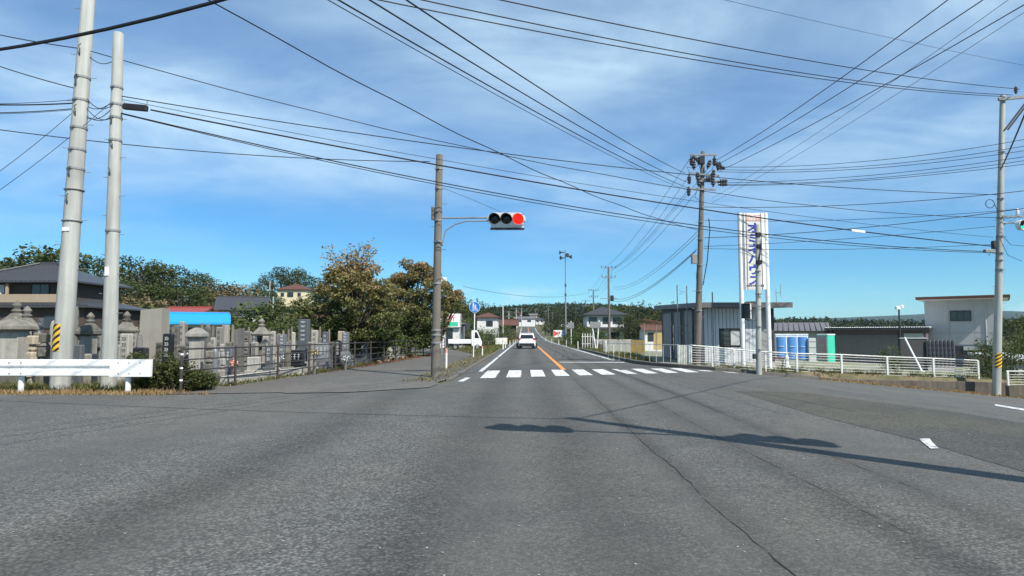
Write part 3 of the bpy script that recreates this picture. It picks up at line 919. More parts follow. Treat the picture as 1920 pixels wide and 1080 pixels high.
# ------------------------------------------------------------------ hedge at the corner
g = np.random.default_rng(5)
cs, rs = [], []
for i in range(70):
    px = 250 + 145 * rng.random(); 
    t = (px - 250) / 145
    top = 0.92 if t < .45 else .92 - (t - .45) * 1.0
    z = rng.uniform(.12, max(.2, top - .14)); Y = rng.uniform(15.15, 16.1)
    cs.append((P(px, 700, Y).x, Y, z)); rs.append(rng.uniform(.16, .27))
C, idx = clump_points(g, cs, rs, 4800, .85, .7)
C = C[C[:, 2] > .0]
hx = P(320, 700, 15.5).x
o = thing('hedge', 'low dense green hedge between the guard rail and the brown fence', 'hedge', (hx, 15.5, 0))
C -= np.array([hx, 15.5, 0])
link('foliage', leaf_mesh('foliage', C, .062, L_HEDGE, 9, None, .55, .4), o)
for i in range(14):
    x = rng.uniform(-1.0, .8); MB().tube([(x, rng.uniform(-.2, .3), -.05), (x + .1, 0, .35), (x + rng.uniform(-.2, .2), 0, .6)], [.025, .018, .006], 5).obj('stem', M['bark'], o)

# ------------------------------------------------------------------ brown pedestrian fence
FP = [(-8.0, 14.85), (-7.66, 16.9), (-7.46, 19.3), (-7.29, 21.6), (-7.10, 24), (-6.97, 26.2), (-6.86, 28.5), (-6.78, 30.8), (-6.7, 33.2), (-6.62, 35.8), (-6.55, 38.4), (-6.48, 41), (-6.42, 43.6), (-6.4, 46.4), (-6.4, 49.2), (-6.5, 52)]
o = thing('pedestrian_fence', 'dark brown steel pipe fence along the sidewalk beside the cemetery', 'fence', (FP[0][0], FP[0][1], 0))
post = MB().lathe([(.034, -.2), (.034, 1.06), (.024, 1.085)], 8).mesh('post'); post.materials.append(M['brown_steel'])
for x, y in FP:
    link('post', post, o, (x - FP[0][0], y - FP[0][1], 0))
for (x0, y0), (x1, y1) in zip(FP, FP[1:]):
    for z, r in ((1.02, .024), (.77, .018), (.51, .018), (.26, .018)):
        a = Vector((x0 - FP[0][0], y0 - FP[0][1], z)); b = Vector((x1 - FP[0][0], y1 - FP[0][1], z))
        MB().tube([a, b], r, 6).obj('rail', M['brown_steel'], o)
for z in (.9, .58, .3):
    MB().lathe([(.037, -.02), (.037, .02)], 8, (0, 0, z)).obj('reflective_band', M['sign_white'], o)

# ------------------------------------------------------------------ left traffic signal
def signal_head(parent, name, loc, ry, lit, rz=0.0, scale=1.0, tilt=.12, vis=None):
    """Japanese horizontal three-lamp head, front towards local -Y; lit: index of the lamp that shines"""
    W, H, D = 1.23, .42, .17
    prof = []
    n = 8
    for i in range(n + 1):
        a = -math.pi / 2 + math.pi * i / n
        prof.append((W / 2 - H / 2 + H / 2 * math.cos(a) , H / 2 * math.sin(a)))
    for i in range(n + 1):
        a = math.pi / 2 + math.pi * i / n
        prof.append((-W / 2 + H / 2 + H / 2 * math.cos(a), H / 2 * math.sin(a)))
    h = MB().prism(prof, -D / 2, D / 2, 'Y').obj(name, M['sig_white'], parent, loc)
    h.rotation_euler = (tilt, ry, rz)
    for k in range(3):
        x = (k - 1) * .385
        on = lit == k
        m = M['lens_off']
        if on: m = M['red_on'] if k == 2 else M['green_on']
        prof2 = [(.165, -D / 2 - .01), (.15, -D / 2 - .022), (.09, -D / 2 - .04), (.01, -D / 2 - .045)]
        MB().lathe([(.165, -D / 2 + .001)] + prof2, 20, (x, 0, 0), axis='Y').obj('lens', m, h, smooth=True)
        # visor: tube open below
        mb = MB(); V = []; nn = 14
        for i in range(nn + 1):
            a = -.35 + (math.pi + .7) * i / nn
            ln = .13 + .17 * max(0, math.sin(a)) 
            ca, sa = math.cos(a), math.sin(a)
            V += [(x + .180 * ca, -D / 2 + .01, .180 * sa), (x + .176 * ca, -D / 2 - ln, .176 * sa - .03 * ln)]
        V2 = [(vx * 1.0 + (vx - x) * .045, vy, vz * 1.045) for vx, vy, vz in V]
        fs = [(2 * i, 2 * i + 1, 2 * i + 3, 2 * i + 2) for i in range(nn)]
        off = len(V)
        fs2 = [tuple(off + j for j in reversed(f)) for f in fs]
        edge = [(2 * i + 1, off + 2 * i + 1, off + 2 * i + 3, 2 * i + 3) for i in range(nn)]
        mb.add(V + V2, fs + fs2 + edge).obj('visor', vis or (M['black'] if not on else M['sig_white']), h)
    return h
bS = P(816, 707, 20.5); bS.z = 0; tS = P(824, 290, 20.5)
pS, dS = pole('traffic_signal', 'brown-grey concrete pole carrying a horizontal traffic signal showing red', bS, tS, .145, .11, M['conc_pole2'], (2.6, 6.2), (1.1, 1.35, 1.5, 3.0, 4.35, 5.05, 5.35, 6.1, 6.75), cat='traffic signal', nstep=.75)
hz = P(950, 411, 20.5) - bS
az = P(870, 408.5, 20.5).z - 0
MB().tube([(dS.x * .7, 0, az), (hz.x - .35, 0, az)], .028, 8).obj('arm', M['galv'], pS)
a1 = P(830, 455, 20.5) - bS; a2 = P(836, 432, 20.5) - bS; a3 = P(875, 414.5, 20.5) - bS
MB().tube([(a1.x - .02, 0, a1.z - .1), a1, a2, a2.lerp(a3, .45) + Vector((0, 0, .06)), a3, (hz.x - .4, 0, a3.z)], .022, 8).obj('brace', M['galv'], pS)
hd = signal_head(pS, 'signal_head', (hz.x, 0, hz.z), .02, 2, rz=-.06, tilt=.10)
# second head back to back, facing the other way
hd2 = MB().bbox((0, 0, 0), (1.10, .15, .06), .02).obj('lower_bracket', M['dark_metal'], pS, (hz.x + .02, .02, hz.z - .31))
MB().bbox((0, 0, 0), (1.06, .10, .14), .02).obj('mount', M['sig_white'], pS, (hz.x + .02, .02, hz.z - .21))
MB().bbox((0, 0, 0), (.10, .14, .42), .02).obj('control_box', M['conc_pole2'], pS, (dS.x * .7 - .17, 0, az + .15))
MB().tube([(dS.x * .9 + .1, 0, P(820, 352, 20.5).z), P(880, 372, 20.5) - bS, (hz.x - .1, 0, hz.z + .2)], .006, 4).obj('stay_wire', M['wire'], pS)
# grass round its foot and along the verge
V1 = [(-3.6, 18.3), (-2.4, 18.6), (-2.3, 21), (-2.35, 44), (-3.4, 44), (-3.4, 20.6)]
grass('verge_grass', V1, 1700, .13, L_VERGE, 'yellow-green grass tufts round the foot of the signal pole and along the kerb', 8, .012, 1.25, lean=.8, dz=.012)
grass('verge_grass', [(-2.35, 44), (-3.6, 44), (-8, 66), (-12, 80), (-12, 120), (-2.4, 120)], 16000, .22, L_GRASS, 'green grass verge left of the main road', 9, .03, .3)

g = np.random.default_rng(3)
n = 900
yq = 3.0 + 17 * g.random(n) ** 1.3; xq = g.uniform(-1, 1, n) * (2.0 + yq * .62) - 1.2
zq = Tz(xq, yq) + .007
me = leaf_mesh('road_grit', np.stack([xq, yq, zq], -1), g.uniform(.008, .022, n), leafmat('grit', [(.30, .29, .26), (.45, .44, .41), (.10, .10, .09)], 0.0), 4, None, .8, 9.0)
tag(link('road_grit', me), 'scattered pale grit and small stones on the asphalt', 'grit', kind='stuff')
# ------------------------------------------------------------------ blue round sign
def delineator(x, y, h, label, group, m=None, name='delineator_post'):
    z = T(x, y)
    o = thing(name, label, 'marker post', (x, y, z), 0, group)
    MB().lathe([(.040, -.1), (.040, h * .80), (.038, h * .82)], 10).obj('post', M['white_paint'], o, smooth=True)
    MB().lathe([(.043, h * .80), (.043, h * .97), (.02, h)], 10).obj('reflector', m or M['ink_pink'], o, smooth=True)
    return o
sx_, sy_ = -3.05, 38.6
o = thing('road_sign', 'round blue shared path sign on a white post by the verge', 'road sign', (sx_, sy_, 0))
zc = P(889, 576, sy_).z
MB().tube([(-.06, 0, -.2), (0, 0, zc * .5), (.03, 0, zc + .25)], .036, 10).obj('post', M['white_paint'], o)
MB().lathe([(.335, -.065), (.335, -.05)], 32, (.03, 0, zc), axis='Y').obj('border', M['sign_white'], o)
dsc = MB().lathe([(.315, -.072), (.315, -.066)], 32, (.03, 0, zc), axis='Y').obj('disc', M['sign_blue'], o)
mb = MB()
y_ = -.078
def disc2(mb, cx, cz, r, n=12, r2=0):
    if r2:
        V = [(cx + rr * math.cos(2 * math.pi * i / n), y_, cz + rr * math.sin(2 * math.pi * i / n)) for i in range(n) for rr in (r2, r)]
        mb.add(V, [(2 * i, 2 * i + 1, (2 * i + 3) % (2 * n), (2 * i + 2) % (2 * n)) for i in range(n)])
    else:
        mb.add([(cx + r * math.cos(2 * math.pi * i / n), y_, cz + r * math.sin(2 * math.pi * i / n)) for i in range(n)], [tuple(range(n))])
def bar2(mb, x0, z0, x1, z1, w):
    d = Vector((x1 - x0, 0, z1 - z0)).normalized(); nn = Vector((-d.z, 0, d.x)) * w / 2
    a, b = Vector((x0, y_, z0)), Vector((x1, y_, z1))
    mb.quad(a + nn, a - nn, b - nn, b + nn)
cx0 = .03
disc2(mb, cx0 - .08, zc + .21, .038); bar2(mb, cx0 - .08, zc + .17, cx0 - .075, zc + .06, .085); bar2(mb, cx0 - .09, zc + .06, cx0 - .13, zc - .05, .03); bar2(mb, cx0 - .06, zc + .06, cx0 - .03, zc - .05, .03)
disc2(mb, cx0 + .05, zc + .13, .03); bar2(mb, cx0 + .05, zc + .10, cx0 + .05, zc + .02, .06); bar2(mb, cx0 + .04, zc + .02, cx0 + .03, zc - .05, .025); bar2(mb, cx0 + .06, zc + .02, cx0 + .075, zc - .05, .025)
disc2(mb, cx0 - .09, zc - .16, .075, 14, .055); disc2(mb, cx0 + .12, zc - .16, .075, 14, .055)
bar2(mb, cx0 - .09, zc - .16, cx0 - .02, zc - .06, .02); bar2(mb, cx0 - .02, zc - .16, cx0 + .09, zc - .07, .02); bar2(mb, cx0 - .05, zc - .07, cx0 + .09, zc - .07, .02); bar2(mb, cx0 + .12, zc - .16, cx0 + .08, zc - .03, .02)
mb.obj('symbol', M['sign_white'], dsc)
delineator(-3.12, 25.5, .80, 'white marker post with orange cap beside the signal pole', None)
delineator(-2.75, 41.5, .62, 'short white marker post past the round blue sign', None)
for i, (px, Y) in enumerate(((943.5, 62), (947.5, 66), (956, 76), (962, 88), (966, 98), (969, 110), (971, 122))):
    x = P(px, 640, Y).x
    delineator(x, Y, .7, 'small yellowish marker post in the grass verge left of the main road', 'marker posts on the left verge', M['hazard_y'])
delineator(P(943, 640, 60).x, 60, .9, 'pale marker post in grass left of the white car', None)

# ------------------------------------------------------------------ cemetery
M['carved'] = mat('carved_letters', (.075, .072, .066), .9, .1, 6)
def fence_x(y): return float(np.interp(y, [p[1] for p in FP], [p[0] for p in FP]))
def grave(kind, px, top, Y, wpx, m, label, group=None, depth=None, rz=None):
    while P(px, 640, Y).x > fence_x(Y) - .35 - wpx * Y / F * .8:
        Y += .15
    x = P(px, 640, Y).x; z = T(x, Y)
    H = P(px, top, Y).z - z; w = wpx * Y / F
    d = depth or w * .8
    o = thing('stone_lantern' if kind == 'lantern' else ('stone_monument' if kind in ('slab', 'wide') else 'gravestone'), label, 'lantern' if kind == 'lantern' else 'gravestone', (x, Y, z - .02), rng.uniform(-.08, .08) if rz is None else rz, group)
    if kind == 'pillar':
        hb = min(.5, H * .36)
        MB().bbox((0, 0, hb * .22), (w * 2.2, d * 2.4, hb * .46), .02).obj('base', m, o)
        MB().bbox((0, 0, hb * .67), (w * 1.6, d * 1.7, hb * .48), .02).obj('plinth', m, o)
        pl_ = MB().bbox((0, 0, (H + hb * .88) / 2), (w, d, H - hb * .88), .03).obj('pillar', m, o)
        if Y < 27:
            mb = MB(); nk = 4 if H > 1.1 else 3
            for k in range(nk):
                zc_ = H - (H - hb) * (.16 + .72 * k / nk)
                for dx, dz, ww, hh in ((0, .035, .40, .013), (.02, -.005, .34, .012), (0, -.045, .42, .013), (-.05, 0, .0, .075), (.10, -.01, .0, .06)):
                    mb.box((dx * w * 2, -d / 2 - .002, zc_ + dz), (max(.013, ww * w), .006, hh))
            mb.obj('engraving', M['engraved'] if m in (M['granite_b'], M['granite_d']) else M['carved'], pl_)['kind'] = 'stuff'
    elif kind == 'round':
        hb = H * .3
        MB().bbox((0, 0, hb * .5), (w * 1.7, d * 1.8, hb), .02).obj('plinth', m, o)
        MB().lathe([(w * .5, hb), (w * .52, H * .8), (w * .45, H * .92), (w * .25, H * .985), (.02, H)], 10).obj('pillar', m, o, smooth=True)
    elif kind == 'modern':
        MB().bbox((0, 0, H * .10), (w * 3.2, d * 3.0, H * .2), .02).obj('base', m, o)
        MB().bbox((0, 0, H * .27), (w * 2.4, d * 2.3, H * .16), .02).obj('plinth', m, o)
        MB().lathe([(w * .95, H * .35), (w * .98, H * .37), (w * .8, H * .42), (w * .72, H * .44)], 4, rot=math.pi / 4).obj('lotus_seat', m, o)
        MB().bbox((0, 0, H * .72), (w, d, H * .57), .02).obj('pillar', m, o)
        mb = MB()
        for k in range(5):
            zc_ = H * (.95 - .085 * k)
            for dx, dz, ww, hh in ((0, .02, .5, .014), (0, -.015, .42, .014), (-.08, 0, .05, .06), (.1, 0, .05, .06)):
                mb.box((dx * w, -d / 2 - .004, zc_ + dz), (ww * w if ww > .1 else .018, .006, hh))
        mb.obj('engraving', M['engraved'], o)
        for s in (-1, 1):
            MB().lathe([(.05, H * .2), (.06, H * .27), (.045, H * .34)], 8, (s * w * .9, -d * 1.2, 0)).obj('flower_vase', m, o)
    elif kind == 'slab':
        MB().bbox((0, 0, .1), (w * 1.25, d * 1.8, .22), .03).obj('base', m, o)
        MB().add([(-w / 2, -d / 2, .2), (w / 2, -d / 2, .2), (w / 2, d / 2, .2), (-w / 2, d / 2, .2), (-w * .47, -d * .42, H * .97), (w * .47, -d * .42, H), (w * .47, d * .42, H), (-w * .47, d * .42, H * .97)], [(0, 1, 5, 4), (1, 2, 6, 5), (2, 3, 7, 6), (3, 0, 4, 7), (4, 5, 6, 7)]).obj('slab', m, o)
    elif kind == 'wide':
        MB().bbox((0, 0, H * .14), (w * 1.3, d * 1.6, H * .28), .02).obj('base', m, o)
        MB().bbox((0, 0, H * .36), (w * 1.1, d * 1.2, H * .16), .02).obj('plinth', m, o)
        MB().bbox((0, 0, H * .72), (w, d * .6, H * .56), .03).obj('headstone', m, o)
        mb = MB()
        for k in range(3):
            for dz, ww in ((.05, .16), (0, .2), (-.05, .14)):
                mb.box(((k - 1) * w * .28, -d * .3 - .005, H * .72 + dz * H * 2), (ww * w, .006, .016))
            mb.box(((k - 1) * w * .28, -d * .3 - .005, H * .72), (.02, .006, H * .26))
        mb.obj('engraving', M['engraved'], o)
    elif kind == 'hood':
        MB().bbox((0, 0, H * .08), (w * 1.45, d * 1.5, H * .16), .03).obj('base', m, o)
        MB().bbox((0, 0, H * .49), (w, d, H * .66), .02).obj('pillar', M['granite_l'], o)
        MB().lathe([(w * .80, H * .81), (w * 1.02, H * .84), (w * .98, H * .89), (w * .6, H * .96), (w * .2, H)], 4, rot=math.pi / 4).obj('roof_cap', m, o)
    elif kind == 'lantern':
        s = H
        MB().lathe([(.13 * s, 0), (.13 * s, .05 * s), (.10 * s, .10 * s)], 6).obj('base', m, o)
        MB().lathe([(.062 * s, .10 * s), (.052 * s, .25 * s), (.06 * s, .42 * s)], 10).obj('shaft', m, o, smooth=True)
        MB().lathe([(.06 * s, .42 * s), (.13 * s, .47 * s), (.13 * s, .51 * s)], 6).obj('platform', m, o)
        fb = MB().lathe([(.082 * s, .51 * s), (.082 * s, .66 * s)], 6).obj('fire_box', m, o)
        MB().box((0, -.07 * s, .585 * s), (.06 * s, .03 * s, .08 * s)).obj('opening', M['black'], fb)
        MB().lathe([(.10 * s, .655 * s), (.20 * s, .67 * s), (.215 * s, .70 * s), (.13 * s, .76 * s), (.06 * s, .83 * s)], 6).obj('roof_cap', m, o)
        MB().lathe([(.05 * s, .83 * s), (.065 * s, .86 * s), (.04 * s, .885 * s), (.058 * s, .93 * s), (.03 * s, .975 * s), (.004, s)], 8).obj('finial', m, o, smooth=True)
    elif kind == 'cube':
        MB().bbox((0, 0, H * .5), (w, d, H), .03).obj('block', m, o)
    elif kind == 'pile':
        rr = random.Random(int(px * 7 + Y))
        z = 0
        k = 0
        while z < H and k < 7:
            hh = rr.uniform(.13, .26) * (1 if k else 1.4); ww = w * rr.uniform(.55, 1.1) * (1.0 if k % 2 == 0 else .75)
            if k % 2 == 0:
                MB().bbox((rr.uniform(-.03, .03), 0, z + hh / 2), (ww, ww * .85, hh), .04, rr.uniform(-.3, .3)).obj('stone_block', m, o)
            else:
                MB().lathe([(ww * .35, z), (ww * .6, z + hh * .3), (ww * .52, z + hh * .6), (ww * .2, z + hh)], 7, (0, 0, 0), rr.uniform(0, 1)).obj('stone_cap', m, o)
            z += hh; k += 1
    return o
M['slab'] = mat('slab_stone', (.28, .265, .225), .9, .12, 2, streak=.2, speck=.1, bump=.2)
O_, G_, GL, GD, GB = M['old_stone'], M['granite'], M['granite_l'], M['granite_d'], M['granite_b']
big = [
 ('hood', 24, 597, 18.0, 40, O_, 'large old gravestone with broad mossy roof slab, behind the guard rail end'),
 ('lantern', 28, 562, 21.0, 0, O_, 'weathered stone lantern rising behind the broad-roofed gravestone'),
 ('lantern', 48, 572, 20.2, 0, O_, 'smaller stone lantern beside the taller weathered one'),
 ('pillar', 52, 618, 18.6, 10, GL, 'slim pale granite pillar next to the broad-roofed gravestone'),
 ('pile', 70, 607, 18.8, 22, O_, 'stacked small old stones left of the leaning pole'),
 ('pile', 86, 612, 18.2, 20, O_, 'stacked small old stones just left of the striped plate'),
 ('pile', 62, 640, 17.4, 20, M['stone_warm'], 'tumbled tan stones low behind the guard rail'),
 ('pile', 82, 640, 17.2, 22, O_, 'tumbled grey stones low behind the guard rail'),
 ('round', 141, 573, 18.6, 9, G_, 'tall narrow grey stone post with ball top between the two concrete poles'),
 ('hood', 164, 608, 18.8, 26, O_, 'old gravestone with roof slab between the two concrete poles'),
 ('lantern', 168, 584, 20.6, 0, O_, 'stone lantern top showing above the roofed gravestone between the poles'),
 ('cube', 150, 645, 16.8, 15, GD, 'dark square stone between the two concrete poles'),
 ('cube', 171, 662, 17.0, 22, GL, 'pale low stone block between the two concrete poles'),
 ('pillar', 186, 625, 19.5, 12, G_, 'grey stone pillar close behind the shorter concrete pole'),
 ('lantern', 236, 582, 21.2, 0, O_, 'stone lantern with round finial right of the shorter concrete pole'),
 ('pillar', 237, 624, 18.0, 19, GL, 'stout pale granite pillar right of the shorter concrete pole'),
 ('pillar', 222, 645, 17.4, 11, GL, 'low pale stone post right of the shorter concrete pole'),
 ('cube', 265, 650, 16.9, 23, GB, 'square black granite block beside the guard rail end'),
 ('slab', 289, 577, 23.0, 42, M['slab'], 'tall wide plain stone slab left of the blue roof'),
 ('pillar', 316, 624, 19.2, 17, GB, 'polished black granite pillar below the blue roof'),
 ('pillar', 331, 609, 24.0, 10, G_, 'thin grey pillar in front of the blue-roofed building'),
 ('pillar', 341, 602, 26.0, 9, GL, 'thin pale pillar in front of the blue-roofed building'),
 ('hood', 369, 613, 18.2, 22, GL, 'pale gravestone with rounded roof slab behind the fence corner'),
 ('round', 389, 606, 22.0, 12, G_, 'round-topped grey stone post behind the pale roofed gravestone'),
 ('pillar', 411, 612, 23.0, 11, G_, 'grey pillar below the right end of the blue roof'),
 ('pillar', 424, 609, 27.0, 10, GL, 'pale thin pillar below the right end of the blue roof'),
 ('slab', 448, 614, 20.0, 17, G_, 'tall flat grey stone slab behind the second fence post'),
 ('lantern', 490, 595, 24.0, 0, O_, 'tall stone lantern with pointed finial behind the fence'),
 ('pillar', 478, 640, 20.6, 12, GL, 'low pale pillar in front of the pointed stone lantern'),
 ('pillar', 498, 629, 21.6, 11, GL, 'pale pillar right beside the pointed stone lantern'),
 ('pillar', 512, 620, 25.0, 9, GL, 'thin pale pillar a little right of the pointed lantern'),
 ('round', 525, 632, 23.5, 9, GL, 'small white round-headed gravestone between pillars'),
 ('wide', 477, 668, 18.6, 24, GL, 'white stone altar with dark opening close behind the fence'),
 ('pillar', 550, 622, 27.0, 7, GL, 'thin pale pillar left of the tall dark gravestone'),
 ('modern', 570, 598, 24.4, 18, GD, 'tall dark polished gravestone with pale engraved letters'),
 ('pillar', 590, 618, 26.0, 12, GL, 'pale pillar just right of the tall dark gravestone'),
 ('pillar', 610, 621, 25.5, 11, GD, 'dark pillar right of the tall dark gravestone'),
 ('wide', 604, 642, 23.6, 26, M['granite_m'], 'wide blue-grey headstone right of the tall dark gravestone'),
 ('pillar', 634, 637, 24.0, 9, GB, 'small black gravestone under the brown tree'),
 ('pillar', 640, 620, 28.0, 12, M['stone_warm'], 'tan stone pillar in the shade of the brown tree'),
 ('wide', 673, 640, 25.8, 32, GD, 'wide dark headstone with engraved lines under the brown tree'),
 ('modern', 530, 626, 23.0, 13, M['granite_m'], 'blue-grey modern gravestone left of the tall dark one'),
 ('wide', 424, 648, 19.4, 30, M['granite_m'], 'wide blue-grey headstone close behind the second fence post'),
 ('modern', 648, 622, 27.5, 12, M['granite_m'], 'blue-grey modern gravestone in the shade of the brown tree'),
 ('wide', 556, 655, 22.0, 28, GB, 'low black stone altar before the tall dark gravestone'),
]
for a in big:
    grave(*a)
fill = [(5, 605, 20, 12), (14, 590, 24, 9), (75, 596, 24, 9), (98, 600, 23, 10), (205, 600, 24, 9), (214, 612, 22, 10), (252, 612, 24, 10), (262, 625, 21, 10), (300, 640, 21, 12),
        (352, 640, 19.5, 11), (400, 632, 20.5, 10), (404, 650, 18.5, 12), (430, 640, 20, 11), (418, 655, 18.6, 14), (462, 628, 23, 10), (470, 620, 27, 9), (505, 648, 21, 12), (520, 650, 21.5, 12), (536, 640, 23.5, 10), (540, 650, 21.8, 12), (583, 640, 24, 11), (604, 634, 27, 9),
        (622, 640, 26, 10), (650, 636, 29, 11), (660, 630, 32, 9), (690, 640, 31, 11), (705, 645, 30, 11), (730, 650, 32, 12), (745, 648, 35, 11)]
for i, (px, tp, Y, w) in enumerate(fill):
    kk = ('pillar', 'pile', 'pillar', 'round')[i % 4]
    mm = (G_, O_, GD, GL, M['granite_m'], O_, GL)[i % 7]
    lab = {'pillar': 'small plain grave pillar in the crowd of stones behind the fence and rail', 'pile': 'little stack of old stones in the crowd of graves', 'round': 'small round-headed gravestone in the crowd of graves'}[kk]
    grave(kk, px, tp, Y, w, mm, lab, {'pillar': 'small plain grave pillars', 'pile': 'little stacks of old stones', 'round': 'small round-headed gravestones'}[kk])
placed = [(P(a[1], 640, a[3]).x, a[3]) for a in big] + [(P(a[0], 640, a[2]).x, a[2]) for a in fill]
rg2 = random.Random(19)
yy = 17.6
while yy < 40:
    xl = -8.9 + (yy - 17) * .055
    for k in range(26):
        xx = xl - k * .95 + rg2.uniform(-.25, .25); y2 = yy + rg2.uniform(-.4, .4)
        if xx < -.83 * y2 or rg2.random() < .22 or min((xx - a) ** 2 + (y2 - b) ** 2 for a, b in placed) < .36: continue
        placed.append((xx, y2))
        kk, mm, lab = rg2.choice((('pillar', G_, 'small grey granite grave pillar packed among the others'), ('pillar', GD, 'small dark polished grave pillar packed among the others'), ('pillar', O_, 'small weathered grave pillar packed among the others'), ('pile', O_, 'little weathered stack of stones packed among the graves'), ('pillar', GL, 'small pale grave pillar packed among the others'), ('wide', M['granite_m'], 'small blue-grey headstone packed among the graves'), ('round', O_, 'small weathered round-headed stone packed among the graves'), ('cube', GD, 'low dark stone block packed among the graves')))
        h_ = rg2.uniform(.75, 1.45) if kk != 'cube' else rg2.uniform(.35, .7)
        px_ = 984 + xx / y2 * F
        grave(kk, px_, 628 - (h_ - EYE) / y2 * F, y2, rg2.uniform(.18, .30) * F / y2 * (1.8 if kk == 'wide' else 1), mm, lab, lab.split(' packed')[0] + 's', rz=rg2.uniform(-.15, .15))
    yy += 1.55
g = np.random.default_rng(41)
n = 5200
yq = g.uniform(22, 47, n); xq = np.array([fence_x(v) for v in yq]) + np.abs(g.normal(size=n)) * .32 - .25
keep = g.random(n) < np.clip((yq - 22) / 10, .15, 1)
me = leaf_mesh('fallen_leaves', np.stack([xq, yq, Tz(xq, yq) + .03 + .02 * g.random(n)], -1)[keep], .075, leafmat('fallen_leaf', [(.13, .055, .030), (.20, .10, .05), (.10, .06, .035)], .1), 42, None, .6, 2.5)
tag(link('fallen_leaves', me), 'reddish brown fallen leaves drifted along the fence foot', 'leaves', kind='stuff')
# wooden memorial slats standing behind the graves
for i, (px, tp, Y) in enumerate(((108, 600, 22), (196, 606, 23), (210, 600, 25), (247, 604, 23), (324, 612, 22), (349, 606, 23), (378, 604, 24), (399, 610, 23), (418, 604, 26), (436, 608, 24), (466, 612, 25), (505, 616, 26), (531, 618, 25), (541, 616, 26.5), (547, 612, 27), (584, 614, 27), (600, 612, 28), (617, 616, 27))):
    x = P(px, 640, Y).x; h = P(px, tp, Y).z
    so = thing('memorial_slat', 'thin upright wooden memorial slat among the graves', 'memorial slat', (x, Y, 0), rng.uniform(-.3, .3), 'wooden memorial slats')
    MB().prism([(-.045, -.1), (.045, -.1), (.045, h - .12), (.03, h - .09), (.045, h - .06), (0, h), (-.045, h - .06), (-.03, h - .09), (-.045, h - .12)], -.008, .008, 'Y').obj('slat', M['wood_post'], so)
# grave edging of pale concrete beside the fence
mb = [( -8.15, 17.2, -7.95, 20.2), (-7.95, 20.6, -7.65, 22.6)]
for i, (x0, y0, x1, y1) in enumerate(mb):
    d = Vector((x1 - x0, y1 - y0, 0)); c = Vector(((x0 + x1) / 2, (y0 + y1) / 2, .11))
    o = MB().bbox((0, 0, 0), (.22, d.length, .26), .02).obj('grave_edging', GL, None, c)
    o.rotation_euler = (0, 0, -math.atan2(d.x, d.y))
    tag(o, ['long pale concrete edging along the fence foot', 'shorter pale concrete edging below the tall dark gravestone'][i], 'edging')
M['rock'] = mat('brown_rock', (.20, .145, .10), .95, .3, 5, bump=.5, bscale=16)
for i, (px, Y, s) in enumerate(((455, 17.8, .12), (463, 18.0, .16), (472, 18.3, .10), (560, 21.0, .13), (575, 21.4, .17), (745, 30.6, .2), (760, 32, .24), (775, 34, .2), (790, 36, .26), (800, 39, .25))):
    x = min(P(px, 690, Y).x - .25, fence_x(Y) - .22)
    rr = random.Random(i); me = MB().lathe([(s * .5, 0), (s * .9, s * .25), (s * .8, s * .6), (s * .4, s * .8)], 7, rot=rr.random()).mesh('rock')
    for v in me.vertices: v.co *= rr.uniform(.85, 1.15)
    me.materials.append(M['rock'] if i > 4 else GL)
    tag(link('rock', me, None, (x, Y, T(x, Y) - .02)), 'loose pale rock at the foot of the brown fence' if i <= 4 else 'brownish rock at the far end of the brown fence', 'rock', 'loose rocks along the fence' if i <= 4 else 'brownish rocks along the fence')
for i, (px, Y, z, c) in enumerate(((590, 22.2, .72, 'hazard_y'), (438, 19.0, .5, 'ink_pink'), (648, 24.6, .42, 'plastic_w'), (533, 22.5, .55, 'plastic_w'))):
    x = P(px, 660, Y).x
    o = thing('flower_bunch', ['yellow flowers in a grave vase', 'pink flowers in a grave vase', 'white flowers in a vase before the wide dark headstone', 'white flowers in a vase left of the low black altar'][i], 'flowers', (x, Y, 0))
    MB().lathe([(.05, 0), (.055, z - .1), (.07, z - .05)], 8).obj('vase', G_, o)
    g = np.random.default_rng(i)
    C = g.normal(size=(90, 3)) * np.array([.08, .08, .07]) + np.array([0, 0, z + .04])
    link('petals', leaf_mesh('petals', C, .05, M[c], i), o)
    C = g.normal(size=(60, 3)) * np.array([.09, .09, .08]) + np.array([0, 0, z])
    link('leaves', leaf_mesh('leaves', C, .06, L_SHRUB, i + 9), o)
grass('weeds', [(-8.6, 16.3), (-7.7, 16.6), (-7.2, 24), (-6.9, 34), (-7.8, 34), (-8.2, 24)], 6000, .15, L_GRASS, 'weeds and fallen leaves along the fence foot', 21, .012, .9)

